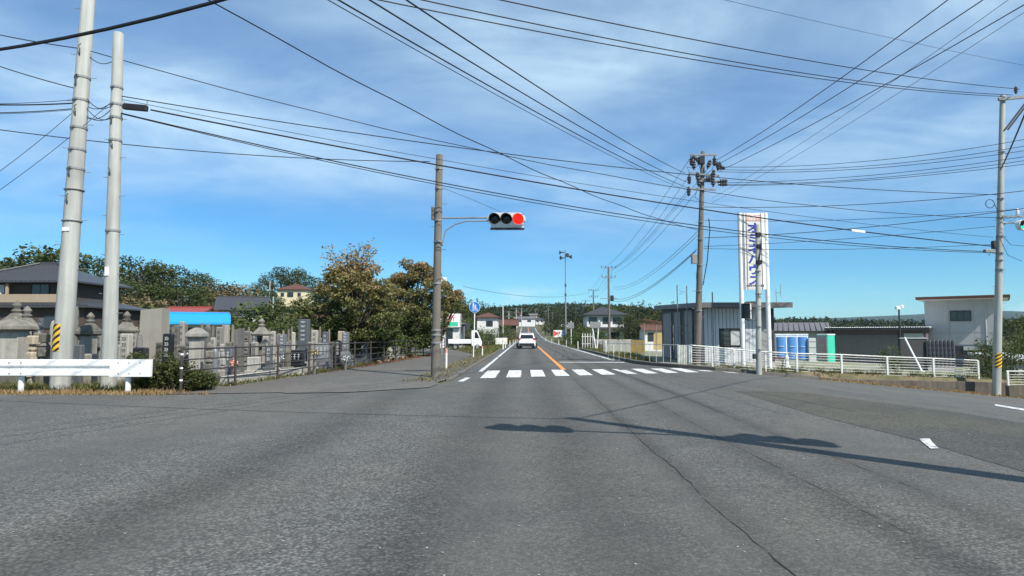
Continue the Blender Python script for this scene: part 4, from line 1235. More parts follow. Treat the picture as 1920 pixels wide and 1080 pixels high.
# ------------------------------------------------------------------ cherry trees over the fence
def cherry(seed, loc, h, w, nclump, label, zlo=.0, offx=0.0, sparse_top=0):
    g = np.random.default_rng(seed); rr = random.Random(seed)
    cs, rs = [], []
    for i in range(nclump):
        a = rr.uniform(0, 2 * math.pi); u = rr.uniform(zlo, 1) 
        env = (.62 + .55 * u) if u < .62 else max(.25, (1 - u) / .38) ** .6 * .96
        rad = w * env * math.sqrt(rr.uniform(.05, 1))
        cs.append((rad * math.cos(a) * 1.12 + offx * u, rad * math.sin(a), h * (.10 + .80 * u) + rr.uniform(-.2, .2))); rs.append(rr.uniform(.30, .62))
    C, idx = clump_points(g, cs, rs, 900, .62, .35)
    tips = []
    for i in range(sparse_top):
        a = rr.uniform(0, 6.28); b = Vector((rr.uniform(-.9, .6), rr.uniform(-.8, .8), h * .78)); e = b + Vector((math.cos(a) * .8 - .25, math.sin(a) * .6, rr.uniform(.8, 1.75)))
        tips.append((b, e))
    lp = []
    for b, e in tips:
        for k in range(130):
            t = rr.uniform(.1, 1.05)
            p = b.lerp(e, t); s = .20
            lp.append((p.x + rr.gauss(0, s), p.y + rr.gauss(0, s), p.z + rr.gauss(0, s * .6)))
    n0 = len(C)
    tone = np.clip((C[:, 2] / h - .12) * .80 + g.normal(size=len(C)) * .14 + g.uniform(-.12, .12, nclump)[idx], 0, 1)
    if lp:
        C = np.concatenate([C, np.array(lp)]); tone = np.concatenate([tone, np.clip(.7 + g.normal(size=len(lp)) * .12, 0, 1)])
    o = thing('cherry_tree', label, 'tree', loc)
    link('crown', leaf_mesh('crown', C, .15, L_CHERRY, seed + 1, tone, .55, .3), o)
    mb = MB()
    mb.tube([(0, 0, -.3), (.05, 0, .4), (.12, .05, h * .22), (.05 + offx * .3, 0, h * .42)], [.26, .20, .17, .12], 9)
    tr = mb.obj('trunk', M['bark'], o, smooth=True)
    for k, (c, r) in enumerate(zip(cs, rs)):
        if k % 2 and k > 12: continue
        st = Vector((.1 + offx * .2, .02, h * rr.uniform(.18, .40))); e = Vector(c)
        md = st.lerp(e, .55) + Vector((0, 0, .25 * rr.random()))
        MB().tube([st, md, e], [.065, .035, .008], 5, cap=False).obj('branch', M['bark'], o)
    for b, e in tips:
        MB().tube([Vector((0, 0, h * .4)), b, b.lerp(e, .6) + Vector((.08, 0, 0)), e], [.05, .03, .014, .004], 4, cap=False).obj('branch', M['bark'], o)
    return o
x1 = P(662, 640, 30.5).x; x2 = P(764, 640, 40).x; x3 = P(818, 640, 47).x
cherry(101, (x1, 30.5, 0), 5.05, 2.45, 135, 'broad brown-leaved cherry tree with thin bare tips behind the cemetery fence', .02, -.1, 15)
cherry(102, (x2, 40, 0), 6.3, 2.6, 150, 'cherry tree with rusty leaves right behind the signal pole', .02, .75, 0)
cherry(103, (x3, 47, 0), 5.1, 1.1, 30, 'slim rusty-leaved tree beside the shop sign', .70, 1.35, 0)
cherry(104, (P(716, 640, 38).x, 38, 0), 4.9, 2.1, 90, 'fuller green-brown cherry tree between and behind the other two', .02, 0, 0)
for i, (px, Y, h) in enumerate(((712, 33.4, 2.0), (748, 38.2, 2.2), (640, 31, 1.7))):
    plant(SK, px, Y, 0, ['leafy green shrub under the cherry trees at the fence', 'dense dark shrub at the fence below the rusty cherry tree', 'green shrub under the left cherry tree'][i], None, 'shrub', 'shrub', 1.0, h=h)

# ------------------------------------------------------------------ houses
def window(parent, x, z, w, h, y, face='-Y', panes=2, fm=None, gm=None, light=None):
    """window with frame, panes as sub-parts; face is the wall's outward side"""
    fm = fm or M['frame_dk']; gm = gm or M['glass']
    def B(c, d):
        if face == '-Y': return (c[0], y - c[1], c[2]), d
        if face == '-X': return (y - c[1], c[0], c[2]), (d[1], d[0], d[2])
        return (y + c[1], c[0], c[2]), (d[1], d[0], d[2])
    t = .05
    mb = MB()
    for c, d in (((x, .02, z + h / 2 + t / 2), (w + 2 * t, .07, t)), ((x, .02, z - h / 2 - t / 2), (w + 2 * t, .09, t)), ((x - w / 2 - t / 2, .02, z), (t, .07, h)), ((x + w / 2 + t / 2, .02, z), (t, .07, h))):
        mb.box(*B(c, d))
    f = mb.obj('window', fm, parent)
    for k in range(panes):
        pw = w / panes
        g_ = gm if (light is None or k not in light) else M['curtain']
        MB().box(*B((x - w / 2 + pw * (k + .5), .012 + (.004 if k % 2 else 0), z), (pw - .03, .012, h - .01))).obj('pane', g_, f)
        if k: MB().box(*B((x - w / 2 + pw * k, .024, z), (.045, .03, h))).obj('mullion', fm, f)
    return f
def hip_roof(mb, w, d, z, rise, ov, th=.12, ridge=None):
    W, D = w / 2 + ov, d / 2 + ov
    rl = (ridge if ridge is not None else max(.0, w - d)) / 2
    top = [(-W, -D, z), (W, -D, z), (W, D, z), (-W, D, z), (-rl, 0, z + rise), (rl, 0, z + rise)]
    bot = [(x, y, q - th) for x, y, q in top[:4]]
    mb.add(top + bot, [(0, 1, 5, 4), (1, 2, 5), (2, 3, 4, 5), (3, 0, 4), (9, 8, 7, 6), (0, 6, 7, 1), (1, 7, 8, 2), (2, 8, 9, 3), (3, 9, 6, 0)])
    return top
def gable_roof(mb, w, d, z, rise, ov, th=.1, ovx=None):
    ovx = ov if ovx is None else ovx
    W, D = w / 2 + ovx, d / 2 + ov
    k = rise / (d / 2)
    prof = [(-D, z - k * ov), (0, z + rise), (D, z - k * ov), (D, z - k * ov - th), (0, z + rise - th), (-D, z - k * ov - th)]
    mb.prism(prof, -W, W, 'X')
def ribs(mb, w, d, z, rise, ov, step=.45, ovx=.3, side=-1):
    W = w / 2 + ovx; D = d / 2 + ov; k = rise / (d / 2)
    x = -W + step / 2
    a = math.atan(k)
    L = D / math.cos(a)
    while x < W:
        mb.box((x, side * D / 2, z + rise - k * D / 2 + .015), (.07, L, .06), 0, a * (1 if side < 0 else -1))
        x += step
def house(name, label, X, Y, w, d, h, roof='hip', rise=1.4, ov=.6, wall='plaster', rm='tile', wins=(), rz=0, group=None, z=None, lowroof=None, cat='house', ribbed=False, sidewins=()):
    z = T(X, Y) if z is None else z
    o = thing(name, label, cat, (X, Y, z), rz, group)
    MB().box((0, 0, h / 2 - .3), (w, d, h + .6)).obj('wall', M[wall], o)
    mb = MB()
    if roof == 'hip':
        hip_roof(mb, w, d, h + .05, rise, ov)
    elif roof == 'gable':
        gable_roof(mb, w, d, h + .03, rise, ov)
        if ribbed: ribs(mb, w, d, h + .03, rise, ov)
        g2 = MB().prism([(-d / 2, h - .01), (d / 2, h - .01), (0, h + rise - .12)], -w / 2 + .01, w / 2 - .01, 'X').obj('gable', M[wall], o)
    elif roof == 'flat':
        mb.box((0, 0, h + .12), (w + 2 * ov, d + 2 * ov, .22))
    rf = mb.obj('roof', M[rm], o)
    if roof in ('hip', 'gable'):
        rl = (max(.2, w - d) if roof == 'hip' else w + ov * 1.6) / 2
        MB().box((0, 0, h + rise + .08), (2 * rl, .22, .16)).obj('ridge', M[rm], rf)
    if lowroof:
        zl, wl, dl = lowroof
        mb = MB()
        hip_roof(mb, wl, dl, zl, .75, .1, ridge=wl - dl * .9)
        mb.obj('lower_roof', M[rm], o)
    for wn in wins:
        window(o, *wn[:4], -d / 2, '-Y', *wn[4:])
    for wn in sidewins:
        window(o, *wn[:4], w / 2 if wn[4] == '+X' else -w / 2, wn[4], *wn[5:])
    return o
# large tiled farmhouse far left
Xl = (P(-70, 560, 50).x + P(185, 560, 50).x) / 2; wl = P(172, 560, 50).x - P(-80, 560, 50).x
zE = P(90, 526, 50).z
o = thing('farmhouse', 'large dark two-storey farmhouse with grey tiled hip roofs behind the cemetery', 'house', (P(92, 600, 54).x, 54, T(-38, 54)))
hz_ = zE
MB().box((0, 0, 1.7), (11.6, 8, 3.9)).obj('ground_floor_wall', M['brown_wall'], o)
MB().box((-.5, .4, 4.75), (8.6, 6.2, 2.0)).obj('upper_wall', M['brown_wall'], o)
mb = MB(); hip_roof(mb, 8.6, 6.2, hz_ + .05, 1.75, .75, .14, 1.5)
mb.v = [(x - .5, y + .4, q) for x, y, q in mb.v]
rf = mb.obj('roof', M['tile'], o)
# tile courses on the front and right slopes
mb = MB(); W, D = 8.6 / 2 + .75, 6.2 / 2 + .75
for i in range(26):
    x = -W + .2 + i * (2 * W - .4) / 25
    t = 1 - max(0, (abs(x) - .75) / (W - .75))
    a = Vector((x - .5, -D + .4, hz_ + .05)); b = Vector((x - .5, -D + .4 + D * t, hz_ + .05 + 1.75 * t))
    mb.tube([a + Vector((0, 0, .02)), b + Vector((0, 0, .02))], .045, 5)
mb.obj('tile_ribs', M['tile'], rf)['kind'] = 'stuff'
for s in (-1, 1):
    for e in (-1,):
        MB().tube([(s * W - .5, e * D + .4, hz_ + .1), (s * .75 - .5, .4, hz_ + 1.9)], .10, 6).obj('hip_ridge', M['tile'], rf)
MB().box((-.5, .4, hz_ + 1.86), (1.8, .28, .22)).obj('ridge', M['tile'], rf)
mb = MB(); hip_roof(mb, 11.6, 8, 3.62, .95, .55, .12, 6.5)
lr = mb.obj('lower_roof', M['tile'], o)
mb = MB()
for i in range(34):
    x = -6.2 + i * 12.4 / 33
    t = .36 * (1 - max(0, (abs(x) - 4.6) / 2.0))
    mb.tube([(x, -4.55, 3.66), (x, -4.55 + 4.55 * t, 3.66 + .95 * t)], .05, 5)
mb.obj('tile_ribs', M['tile'], lr)['kind'] = 'stuff'
MB().box((-.55, -3.25, 4.30), (8.4, .12, .66)).obj('balcony', M['beige'], o)
for x in (-4.6, -1.2, 3.4):
    MB().box((x, -3.15, 5.0), (.2, .14, 1.0)).obj('balcony_post', M['beige'], o)
MB().bbox((-2.0, -3.28, 4.68), (.75, .2, .14), .03).obj('bedding', M['plastic_w'], o)
window(o, -2.2, 4.95, .9, 1.0, -2.72, '-Y', 1, M['frame_dk'], M['curtain'])
window(o, 1.2, 4.95, 1.4, 1.0, -2.72)
window(o, .35, 2.0, 1.9, 1.5, -4.0, '-Y', 3, M['frame_dk'], M['curtain'], (0,))
window(o, -3.6, 2.0, 1.9, 1.5, -4.0, '-Y', 2)
window(o, 3.4, 2.4, 1.6, 1.0, -4.0, '-Y', 2)
window(o, 3.0, 5.0, .5, .8, -2.72, '-Y', 1)
# roof aerial
ax = P(100, 500, 54)
mb = MB()
q_ = Vector((.95, .4, 6.6))
mb.tube([q_, q_ + Vector((0, 0, 3.4))], .02, 6)
for k, ln in ((3.3, .9), (2.9, .7), (2.4, .9), (2.2, .6)):
    mb.tube([q_ + Vector((-ln / 2, 0, k)), q_ + Vector((ln / 2, 0, k))], .012, 4)
mb.obj('aerial', M['galv'], o)

# houses behind the cemetery
o = house('blue_roofed_building', 'low cream building with bright blue metal roof behind the cemetery', P(358, 620, 41.5).x, 41.5, 4.0, 3.6, 2.2, 'gable', .48, .35, 'plaster_pale', 'roof_blue', [(-1.3, 1.2, .6, .8, 1), (1.2, 1.25, .7, .7, 1), (0.1, 1.1, .7, 1.3, 1)], cat='building', rz=.44)
MB().box((-2.36, -.9, 2.42), (.05, 2.0, .16), 0, .25).obj('barge_board', M['plastic_w'], o)
MB().box((0, -2.17, 2.06), (4.6, .06, .10)).obj('gutter', M['roof_blue'], o)
house('house', 'small red-roofed house with cream wall behind the blue roof', P(356, 600, 80).x, 80, 4.6, 5, 4.0, 'gable', .8, .5, 'plaster_pale', 'roof_red', [(-.8, 2.75, .9, .8, 2), (.7, 2.75, .9, .8, 2)])
house('house', 'long low red-roofed house just behind the blue roof', P(382, 600, 64).x, 64, 4.6, 5.0, 2.75, 'gable', .75, .4, 'plaster_w', 'roof_red', [(0, 1.5, 1.2, 1, 2)])
house('house', 'grey tiled house with white gable beyond the cemetery', P(455, 600, 96).x, 96, 6.0, 6.5, 5.0, 'gable', 1.7, .7, 'plaster_w', 'tile', [(-1.6, 4.2, 1.2, .9, 2), (1.2, 4.2, 1.4, .9, 2)], ribbed=True, rz=.35)
house('house', 'low grey roofed wing beside the grey tiled house', P(428, 600, 90).x, 90, 3.2, 4.5, 3.1, 'gable', 1.3, .5, 'plaster_w', 'tile', [(0, 2, .8, .8, 1)], rz=1.3)
house('house', 'cream house with brown hip roof on the wooded rise', P(546, 560, 135).x, 138, 6.2, 5.5, 3.0, 'hip', 1.3, .4, 'plaster_pale', 'roof_brown', [(-2.0, 1.9, .6, .7, 1), (-.3, 1.9, 1.2, .9, 2), (1.6, 1.9, .6, .7, 1)], z=P(546, 569, 135).z)
house('house', 'brown roofed low house half hidden by shrubs', P(582, 600, 72).x, 74, 4.6, 4.5, 2.7, 'gable', .9, .5, 'brown_wall', 'roof_brown', [(0, 1.6, 1, .8, 2)])

# trees on the left: behind houses and on the rise
BR = 'dark green broadleaf tree on the wooded rise left of the road'
for px, Y, top in ((-20, 120, 492), (8, 100, 482), (22, 110, 490), (52, 112, 488), (75, 82, 472), (94, 80, 457), (112, 84, 470), (150, 120, 487), (178, 128, 484), (208, 118, 487), (236, 124, 481), (262, 116, 484), (284, 126, 490), (300, 118, 497), (322, 122, 499), (344, 116, 512), (362, 124, 508), (378, 120, 512), (394, 118, 524),
                   (478, 150, 528), (494, 152, 520), (508, 158, 508), (524, 160, 501), (540, 162, 500), (556, 158, 503), (570, 150, 512), (586, 152, 520), (600, 158, 520), (466, 146, 540), (452, 150, 545)):
    plant(BK, px, Y, top, ('dark green broadleaf tree showing above the farmhouse roof' if px < 125 else 'dark green broadleaf tree on the rise behind the two pale poles' if px < 230 else 'dark green broadleaf tree on the rise above the wide stone slab' if px < 300 else 'dark green broadleaf tree on the rise above the blue roof' if px < 420 else 'rounded dark tree on the rise behind the cream house'), 'broadleaf trees on the left rise', wide=1.25 if px < 420 else 1.1)
for px, Y, top in ((150, 96, 520), (172, 98, 516), (200, 95, 520), (224, 99, 524), (246, 94, 530), (268, 98, 528), (290, 96, 534), (312, 100, 536), (336, 98, 540), (358, 102, 540), (380, 104, 542), (480, 125, 548), (500, 128, 545), (516, 122, 552), (590, 120, 545), (606, 118, 540), (626, 116, 545)):
    plant(BK, px, Y, top, 'lower broadleaf tree at the foot of the rise behind the pale poles' if px < 255 else 'lower broadleaf tree at the foot of the rise above the blue roof' if px < 400 else 'lower broadleaf tree beside the cream house', 'lower trees at the foot of the rise', wide=1.35)
for px, Y, top in ((404, 116, 535), (418, 118, 531), (430, 116, 530), (442, 119, 532), (455, 117, 538), (410, 112, 548), (436, 110, 548), (240, 82, 556), (262, 80, 552), (284, 84, 556), (225, 78, 566)):
    plant(DK, px, Y, top, 'pale brownish bamboo clump in the dip between the dark trees' if px > 300 else 'brownish thicket behind the shorter pale pole', 'bamboo clumps on the left rise', 'bamboo_clump', 'bamboo', wide=1.2)
for px, Y, top in ((432, 58, 600), (446, 56, 592), (462, 60, 578), (480, 58, 572), (498, 60, 568), (515, 57, 572), (532, 59, 578), (548, 56, 590), (566, 60, 592), (584, 58, 596), (602, 60, 592), (440, 50, 612), (458, 49, 606), (478, 50, 602), (502, 49, 606), (525, 50, 604), (548, 49, 606), (570, 48, 608), (592, 50, 606),
                   (205, 62, 575), (218, 60, 585), (232, 58, 588), (246, 60, 582), (258, 58, 592), (215, 50, 605), (240, 50, 606), (620, 52, 590), (640, 54, 580), (20, 70, 575), (195, 70, 560), (310, 60, 590), (270, 66, 575), (285, 70, 575)):
    plant(SK, px, Y, top, 'leafy green shrub right of the blue roof behind the graves' if 425 < px else 'leafy green shrub between the farmhouse and the blue roof', 'shrubs behind the cemetery', 'shrub', 'shrub', wide=1.3)
for px, Y, h in ((335, 108, 4), (279, 100, 9), (293, 100, 9), (345, 104, 9), (357, 103, 9.5), (505, 132, 9.5), (512, 118, 8), (398, 110, 7)):
    x = P(px, 560, Y).x; zt = T(x, Y)
    pole('utility_pole', 'thin distant pole standing on the slope beyond the red roofs', (x, Y, zt), (x + .05, Y, zt + h * .7), .14, .09, M['conc_pole'], (99, 99), group='thin poles on the left slope')

# ------------------------------------------------------------------ shop with direct-sale sign
o = thing('shop', 'white roadside sales shop with red lettered signboard and green band', 'shop', (P(832, 640, 66).x, 68, T(-8, 68)))
cxs = o.location.x
xs0 = P(800, 640, 66).x - cxs; xs1 = P(861, 640, 66).x - cxs
zt_ = P(830, 587, 66).z; zs = P(830, 613, 66).z; zb_ = P(830, 616, 66).z
MB().box(((xs0 + xs1) / 2 - .3, 2.2, zb_ / 2), (xs1 - xs0 + .2, 4, zb_ + .1)).obj('wall', M['plaster_w'], o)
MB().box(((xs0 + xs1) / 2, 2.3, zb_ + .55), (xs1 - xs0 + .9, 4.6, .16)).obj('roof', M['roof_grey'], o)
MB().box((xs1 + .3, 2.3, zb_ + .25), (.5, 4.2, .7)).obj('side_fascia', M['siding_d'], o)
sg = MB().box(((xs0 + xs1) / 2, -.12, (zt_ + zs) / 2), (xs1 - xs0, .14, zt_ - zs)).obj('signboard', M['sign_white'], o)
gz0, gz1 = P(830, 611, 66).z, P(830, 603, 66).z
MB().box(((xs0 + xs1) / 2 - .15, -.2, (gz0 + gz1) / 2), (xs1 - xs0 - .35, .02, gz1 - gz0)).obj('green_band', M['green_band'], sg)
for ch, px in (('直', 813), ('売', 829), ('所', 842.5)):
    text('lettering', ch, .72, M['ink_red'], sg, (P(px, 600, 66).x - cxs, -.2, P(px, 596.5, 66).z), bold=.018)
dx = P(838, 640, 66).x - cxs
MB().box((dx, .17, 1.05), (.72, .1, 2.1)).obj('door', M['glass'], o)
MB().box((dx - .9, -.05, 1.2), (.3, .1, 2.6)).obj('banner', M['sign_white'], o)
MB().box((dx - 1.8, .17, 1.3), (1.0, .1, 1.2)).obj('window', M['glass'], o)
for px in (859, 866):
    x = P(px, 640, 60).x
    pole('sign_pole', 'thin grey pole in front of the sales shop', (x, 62, T(x, 62)), (x, 62, P(px, 588 if px == 859 else 612, 62).z), .06, .05, M['galv'], (99, 99), group='thin poles by the sales shop', cat='pole')
for px, tp in ((824, 568), (834.5, 573)):
    x = P(px, 600, 72).x
    pole('sign_pole', 'thin post rising behind the sales shop roof', (x, 73.5, T(x, 73)), (x, 73.5, P(px, tp, 73.5).z), .10, .08, M['conc_pole'], (99, 99), group='posts behind the sales shop', cat='pole')
# white vertical sign behind the cherry tree
px, Y = 828, 44
o = thing('tall_sign', 'narrow white vertical signboard glimpsed behind the signal pole', 'sign', (P(px, 640, Y).x, Y, 0))
MB().box((0, 0, P(px, 538, Y).z), (.62, .12, 1.35)).obj('board', M['sign_white'], o)
MB().tube([(0, .1, -.2), (0, .1, P(px, 530, Y).z)], .05, 8).obj('post', M['galv'], o)
# kei truck
def wheel(parent, x, y, r, w):
    t = MB().lathe([(r * .6, -w / 2), (r * .93, -w / 2), (r, -w * .3), (r, w * .3), (r * .93, w / 2), (r * .6, w / 2)], 18, (x, y, r), axis='Y').obj('wheel', M['rubber'], parent)
    MB().lathe([(r * .58, -w / 2 - .006), (r * .5, -w / 2 + .02), (r * .12, -w / 2 - .004)], 12, (x, y, r), axis='Y').obj('rim', M['galv'], t)
    return t
tx = P(872, 650, 58).x
o = thing('kei_truck', 'small white flatbed truck parked by the sales shop facing the road', 'truck', (tx, 58, T(tx, 58) + .005), .06)
Lt = 3.0
cab = [(.62, .38), (1.50, .38), (1.52, .72), (1.42, .98), (1.12, 1.70), (1.02, 1.76), (.66, 1.76), (.60, 1.7)]
MB().prism([(x, z) for x, z in cab], -.70, .70, 'Y').obj('cab', M['car_white'], o)
MB().prism([(.78, 1.06), (1.30, 1.06), (1.06, 1.60), (.78, 1.60)], -.709, -.701, 'Y').obj('side_window', M['car_glass'], o)
MB().add([(1.425, -.62, 1.0), (1.425, .62, 1.0), (1.145, .58, 1.66), (1.145, -.58, 1.66)], [(0, 1, 2, 3)]).obj('windscreen', M['car_glass'], o)
MB().box((-.45, 0, .62), (2.05, 1.40, .10)).obj('bed_floor', M['car_white'], o)
MB().box((-.45, -.70, .80), (2.05, .05, .32)).obj('bed_side', M['car_white'], o); MB().box((-.45, .70, .80), (2.05, .05, .32)).obj('bed_side', M['car_white'], o)
MB().box((-1.47, 0, .80), (.05, 1.36, .32)).obj('tailgate', M['car_white'], o)
MB().box((-.3, 0, .46), (2.2, .8, .14)).obj('chassis', M['dark_metal'], o)
MB().tube([(.56, -.66, .9), (.56, -.66, 1.7), (.56, .66, 1.7), (.56, .66, .9)], .022, 6).obj('rack', M['galv'], o)
for x in (-.85, 1.12):
    for y in (-.62, .62): wheel(o, x, y, .27, .16)
MB().box((1.51, -.5, .62), (.03, .22, .14)).obj('headlight', M['plastic_w'], o)

# house left of the road with white gable, brown roofs
house('house', 'white two-storey house with brown roof left of the road', P(913, 600, 92).x, 95, 2.9, 5, 4.0, 'hip', .7, .35, 'plaster_w', 'roof_brown', [(.35, 3.1, .85, .7, 1), (.3, 1.1, .95, .8, 1)], z=T(-5, 92) - .1)
house('house', 'long brown-roofed house behind the white house', P(944, 600, 118).x, 122, 4.6, 5, 3.2, 'gable', .9, .5, 'brown_wall', 'roof_brown', [(-1, 1.7, 1.1, 1, 2), (1, 1.7, 1.1, 1, 2)])
o = thing('panel_board', 'leaning pale panel standing in the grass left of the road', 'panel', (P(940, 632, 84).x, 84, T(-3.4, 84)), .9)
MB().box((0, 0, .55), (2.4, .04, .85)).obj('panel', M['corr_white'], o)
for s in (-1, 1): MB().box((s * 1.1, .04, .4), (.06, .06, .9)).obj('leg', M['wood_post'], o)
for px, Y, top in ((880, 84, 612), (893, 82, 616), (903, 80, 620), (915, 78, 622), (924, 86, 616), (934, 90, 616), (945, 100, 612), (956, 110, 608), (890, 100, 596), (872, 74, 600)):
    plant(SK, px, Y, top, 'green bush in front of the white house left of the road', 'bushes by the white house', 'shrub', 'shrub', wide=1.1)
for px, Y, top in ((868, 95, 572), (884, 110, 575), (898, 118, 566), (862, 105, 560)):
    plant(BK, px, Y, top, 'tree behind the sales shop left of the road', 'trees behind the sales shop')
for px, Y, top in ((872, 175, 557), (884, 185, 562), (895, 175, 560), (905, 190, 566), (915, 182, 568), (926, 200, 569), (938, 210, 572), (950, 230, 573)):
    plant(CK, px, Y, top, 'dark conifer in the row beyond the white house', 'conifers left of the far road', wide=1.3)

# ------------------------------------------------------------------ cars
def car(name, label, loc, paint_, sc=1.0):
    o = thing(name, label, 'car', loc)
    o.scale = (sc, sc, sc)
    # lofted body: (y, half width at sill, half width at belt, sill z, belt z)
    secs = [(-1.95, .70, .74, .42, .78), (-1.86, .80, .83, .30, .92), (-1.2, .84, .85, .24, .98), (0, .85, .86, .22, .96), (1.1, .84, .84, .24, .92), (1.75, .78, .76, .28, .80), (1.95, .62, .62, .36, .66)]
    V = []; 
    for y, a, b, z0, z1 in secs:
        V += [(-a, y, z0), (-b, y, (z0 + z1) / 2), (-b * .96, y, z1), (b * .96, y, z1), (b, y, (z0 + z1) / 2), (a, y, z0)]
    fs = []
    for i in range(len(secs) - 1):
        for k in range(6):
            k2 = (k + 1) % 6
            fs.append((i * 6 + k, i * 6 + k2, (i + 1) * 6 + k2, (i + 1) * 6 + k))
    fs += [tuple(range(6)), tuple((len(secs) - 1) * 6 + k for k in range(6))]
    MB().add(V, fs).obj('body', paint_, o, smooth=True)
    cs = [(-1.82, .78, .92), (-1.62, .66, 1.42), (-1.40, .62, 1.50), (-.2, .63, 1.54), (.45, .60, 1.46), (1.20, .74, .94)]
    V = []
    for y, a, z in cs: V += [(-a, y, z), (a, y, z)]
    n = len(cs)
    fs = [(2 * i, 2 * i + 1, 2 * i + 3, 2 * i + 2) for i in range(n - 1)]
    fs += [tuple(2 * i for i in range(n)), tuple(2 * i + 1 for i in range(n))]
    MB().add(V, fs).obj('cabin', paint_, o)
    MB().add([(-.66, -1.825, 1.0), (.66, -1.825, 1.0), (.57, -1.665, 1.36), (-.57, -1.665, 1.36)], [(0, 1, 2, 3)]).obj('rear_window', M['car_glass'], o)
    for s in (-1, 1):
        MB().add([(s * .765, -1.35, 1.0), (s * .775, .95, 1.0), (s * .655, .40, 1.40), (s * .655, -1.25, 1.44)], [(0, 1, 2, 3)]).obj('side_window', M['car_glass'], o)
        MB().bbox((s * .70, -1.87, .90), (.20, .10, .26), .03).obj('tail_light', M['tail'], o)
        MB().bbox((s * .95, .55, 1.0), (.18, .1, .14), .03).obj('mirror', M['black'], o)
        for y in (-1.25, 1.2): wheel(o, s * .74, y, .31, .2)
    MB().bbox((0, -1.93, .43), (1.46, .14, .22), .04).obj('bumper', M['black'], o)
    MB().bbox((0, -1.955, .70), (.34, .02, .17), .01).obj('number_plate', M['sign_white'], o)
    MB().bbox((0, -1.55, 1.50), (1.1, .18, .04), .015).obj('spoiler', paint_, o)
    return o
car('car', 'white compact car driving away on the main road', (P(988, 654, 63).x, 64.6, 0.005), M['car_white'])
car('car', 'silver car farther ahead on the main road', (P(984, 630, 118).x, 119, T(0, 119) + .005), M['car_silver'])

# ------------------------------------------------------------------ right of the road, far to near
o = thing('loudspeaker_pole', 'tall thin pole with horn loudspeakers right of the main road', 'loudspeaker pole', (P(1061, 646, 86).x, 86, T(5.6, 86)))
zt = P(1062, 470, 86).z - o.location.z
MB().tube([(0, 0, -.2), (0, 0, zt * .55), (0, 0, zt * .56), (0, 0, zt + .1)], [.11, .10, .075, .07], 10).obj('mast', M['galv'], o)
for z in (.52, .62): MB().lathe([(.13, zt * z), (.13, zt * z + .25)], 10).obj('band', M['dark_metal'], o)
for dx_, dz_, a in ((-.55, -.25, math.pi), (.6, -.85, 0), (-.35, -1.0, 3.6), (.1, -.7, -1.4)):
    d = Vector((math.cos(a), math.sin(a) * .6, 0)).normalized()
    c = Vector((dx_ * .5, -.1, zt + dz_))
    MB().tube([c - d * .1, c + d * .15, c + d * .35, c + d * .55], [.07, .06, .15, .30], 12).obj('horn', M['dark_metal'], o)
    MB().tube([(0, 0, zt + dz_), c], .03, 6).obj('bracket', M['dark_metal'], o)
o = thing('road_sign', 'back of a pale rectangular road sign on a white post right of the road', 'road sign', (P(1071, 648, 80).x, 80, T(5.9, 80)))
MB().tube([(0, 0, -.2), (0, 0, P(1071, 602, 80).z)], .05, 8).obj('post', M['white_paint'], o)
MB().box((-.02, -.07, P(1071, 610, 80).z), (.78, .03, .72)).obj('plate', M['galv'], o)
o = thing('guide_sign', 'pale sign panel on two slanting white posts meeting in a V', 'road sign', (P(1118, 655, 60).x, 60, T(6.8, 60)))
MB().tube([(-.02, 0, -.15), (-.42, 0, P(1110, 603, 60).z)], .055, 8).obj('post', M['white_paint'], o)
MB().tube([(.05, 0, -.15), (.28, 0, P(1124, 600, 60).z)], .055, 8).obj('post', M['white_paint'], o)
MB().box((-.08, -.08, P(1117, 609, 60).z), (1.0, .03, .55)).obj('plate', M['galv'], o)
o = thing('banner_board', 'red and white lettered banner board beside the far road', 'banner', (P(1046, 615, 120).x, 120, T(6, 120)))
MB().box((0, 0, 1.5), (1.6, .05, 1.3)).obj('board', M['sign_white'], o)
MB().add([(-.75, -.04, 2.1), (-.75, -.04, .95), (.2, -.04, 1.5)], [(0, 1, 2)]).obj('red_shape', M['ink_red'], o)
MB().box((1.15, 0, 1.6), (.55, .05, 1.1)).obj('blue_board', M['sign_blue'], o)
for s in (-.8, .85, 1.4): MB().box((s, .04, 1.0), (.07, .07, 2.2)).obj('post', M['galv'], o)
for i, (px, Y) in enumerate(((1034, 105), (1047, 90), (1061, 75), (1082.5, 63), (1023, 125))):
    delineator(P(px, 640, Y).x + .05, Y, .72, 'white marker post on the right verge of the main road', 'marker posts on the right verge', M['white_paint'])
for i, (px, Y) in enumerate(((1136, 46), (1150, 42.5))):
    delineator(P(px, 655, Y).x, Y, .95 if i == 0 else .7, ['taller white marker post before the corrugated panel fence', 'shorter white marker post before the corrugated panel fence'][i], None, M['white_paint'])
# small white slatted fence piece
o = thing('slatted_fence', 'small white slatted fence piece in the bushes by the V posts', 'fence', (P(1104, 645, 62).x, 63, T(6.5, 63)))
for k in range(5): MB().box((-.5 + .25 * k, 0, .75), (.07, .04, 1.5)).obj('slat', M['fence_white'], o)
for z in (.5, 1.2): MB().box((0, .04, z), (1.2, .04, .07)).obj('rail', M['fence_white'], o)
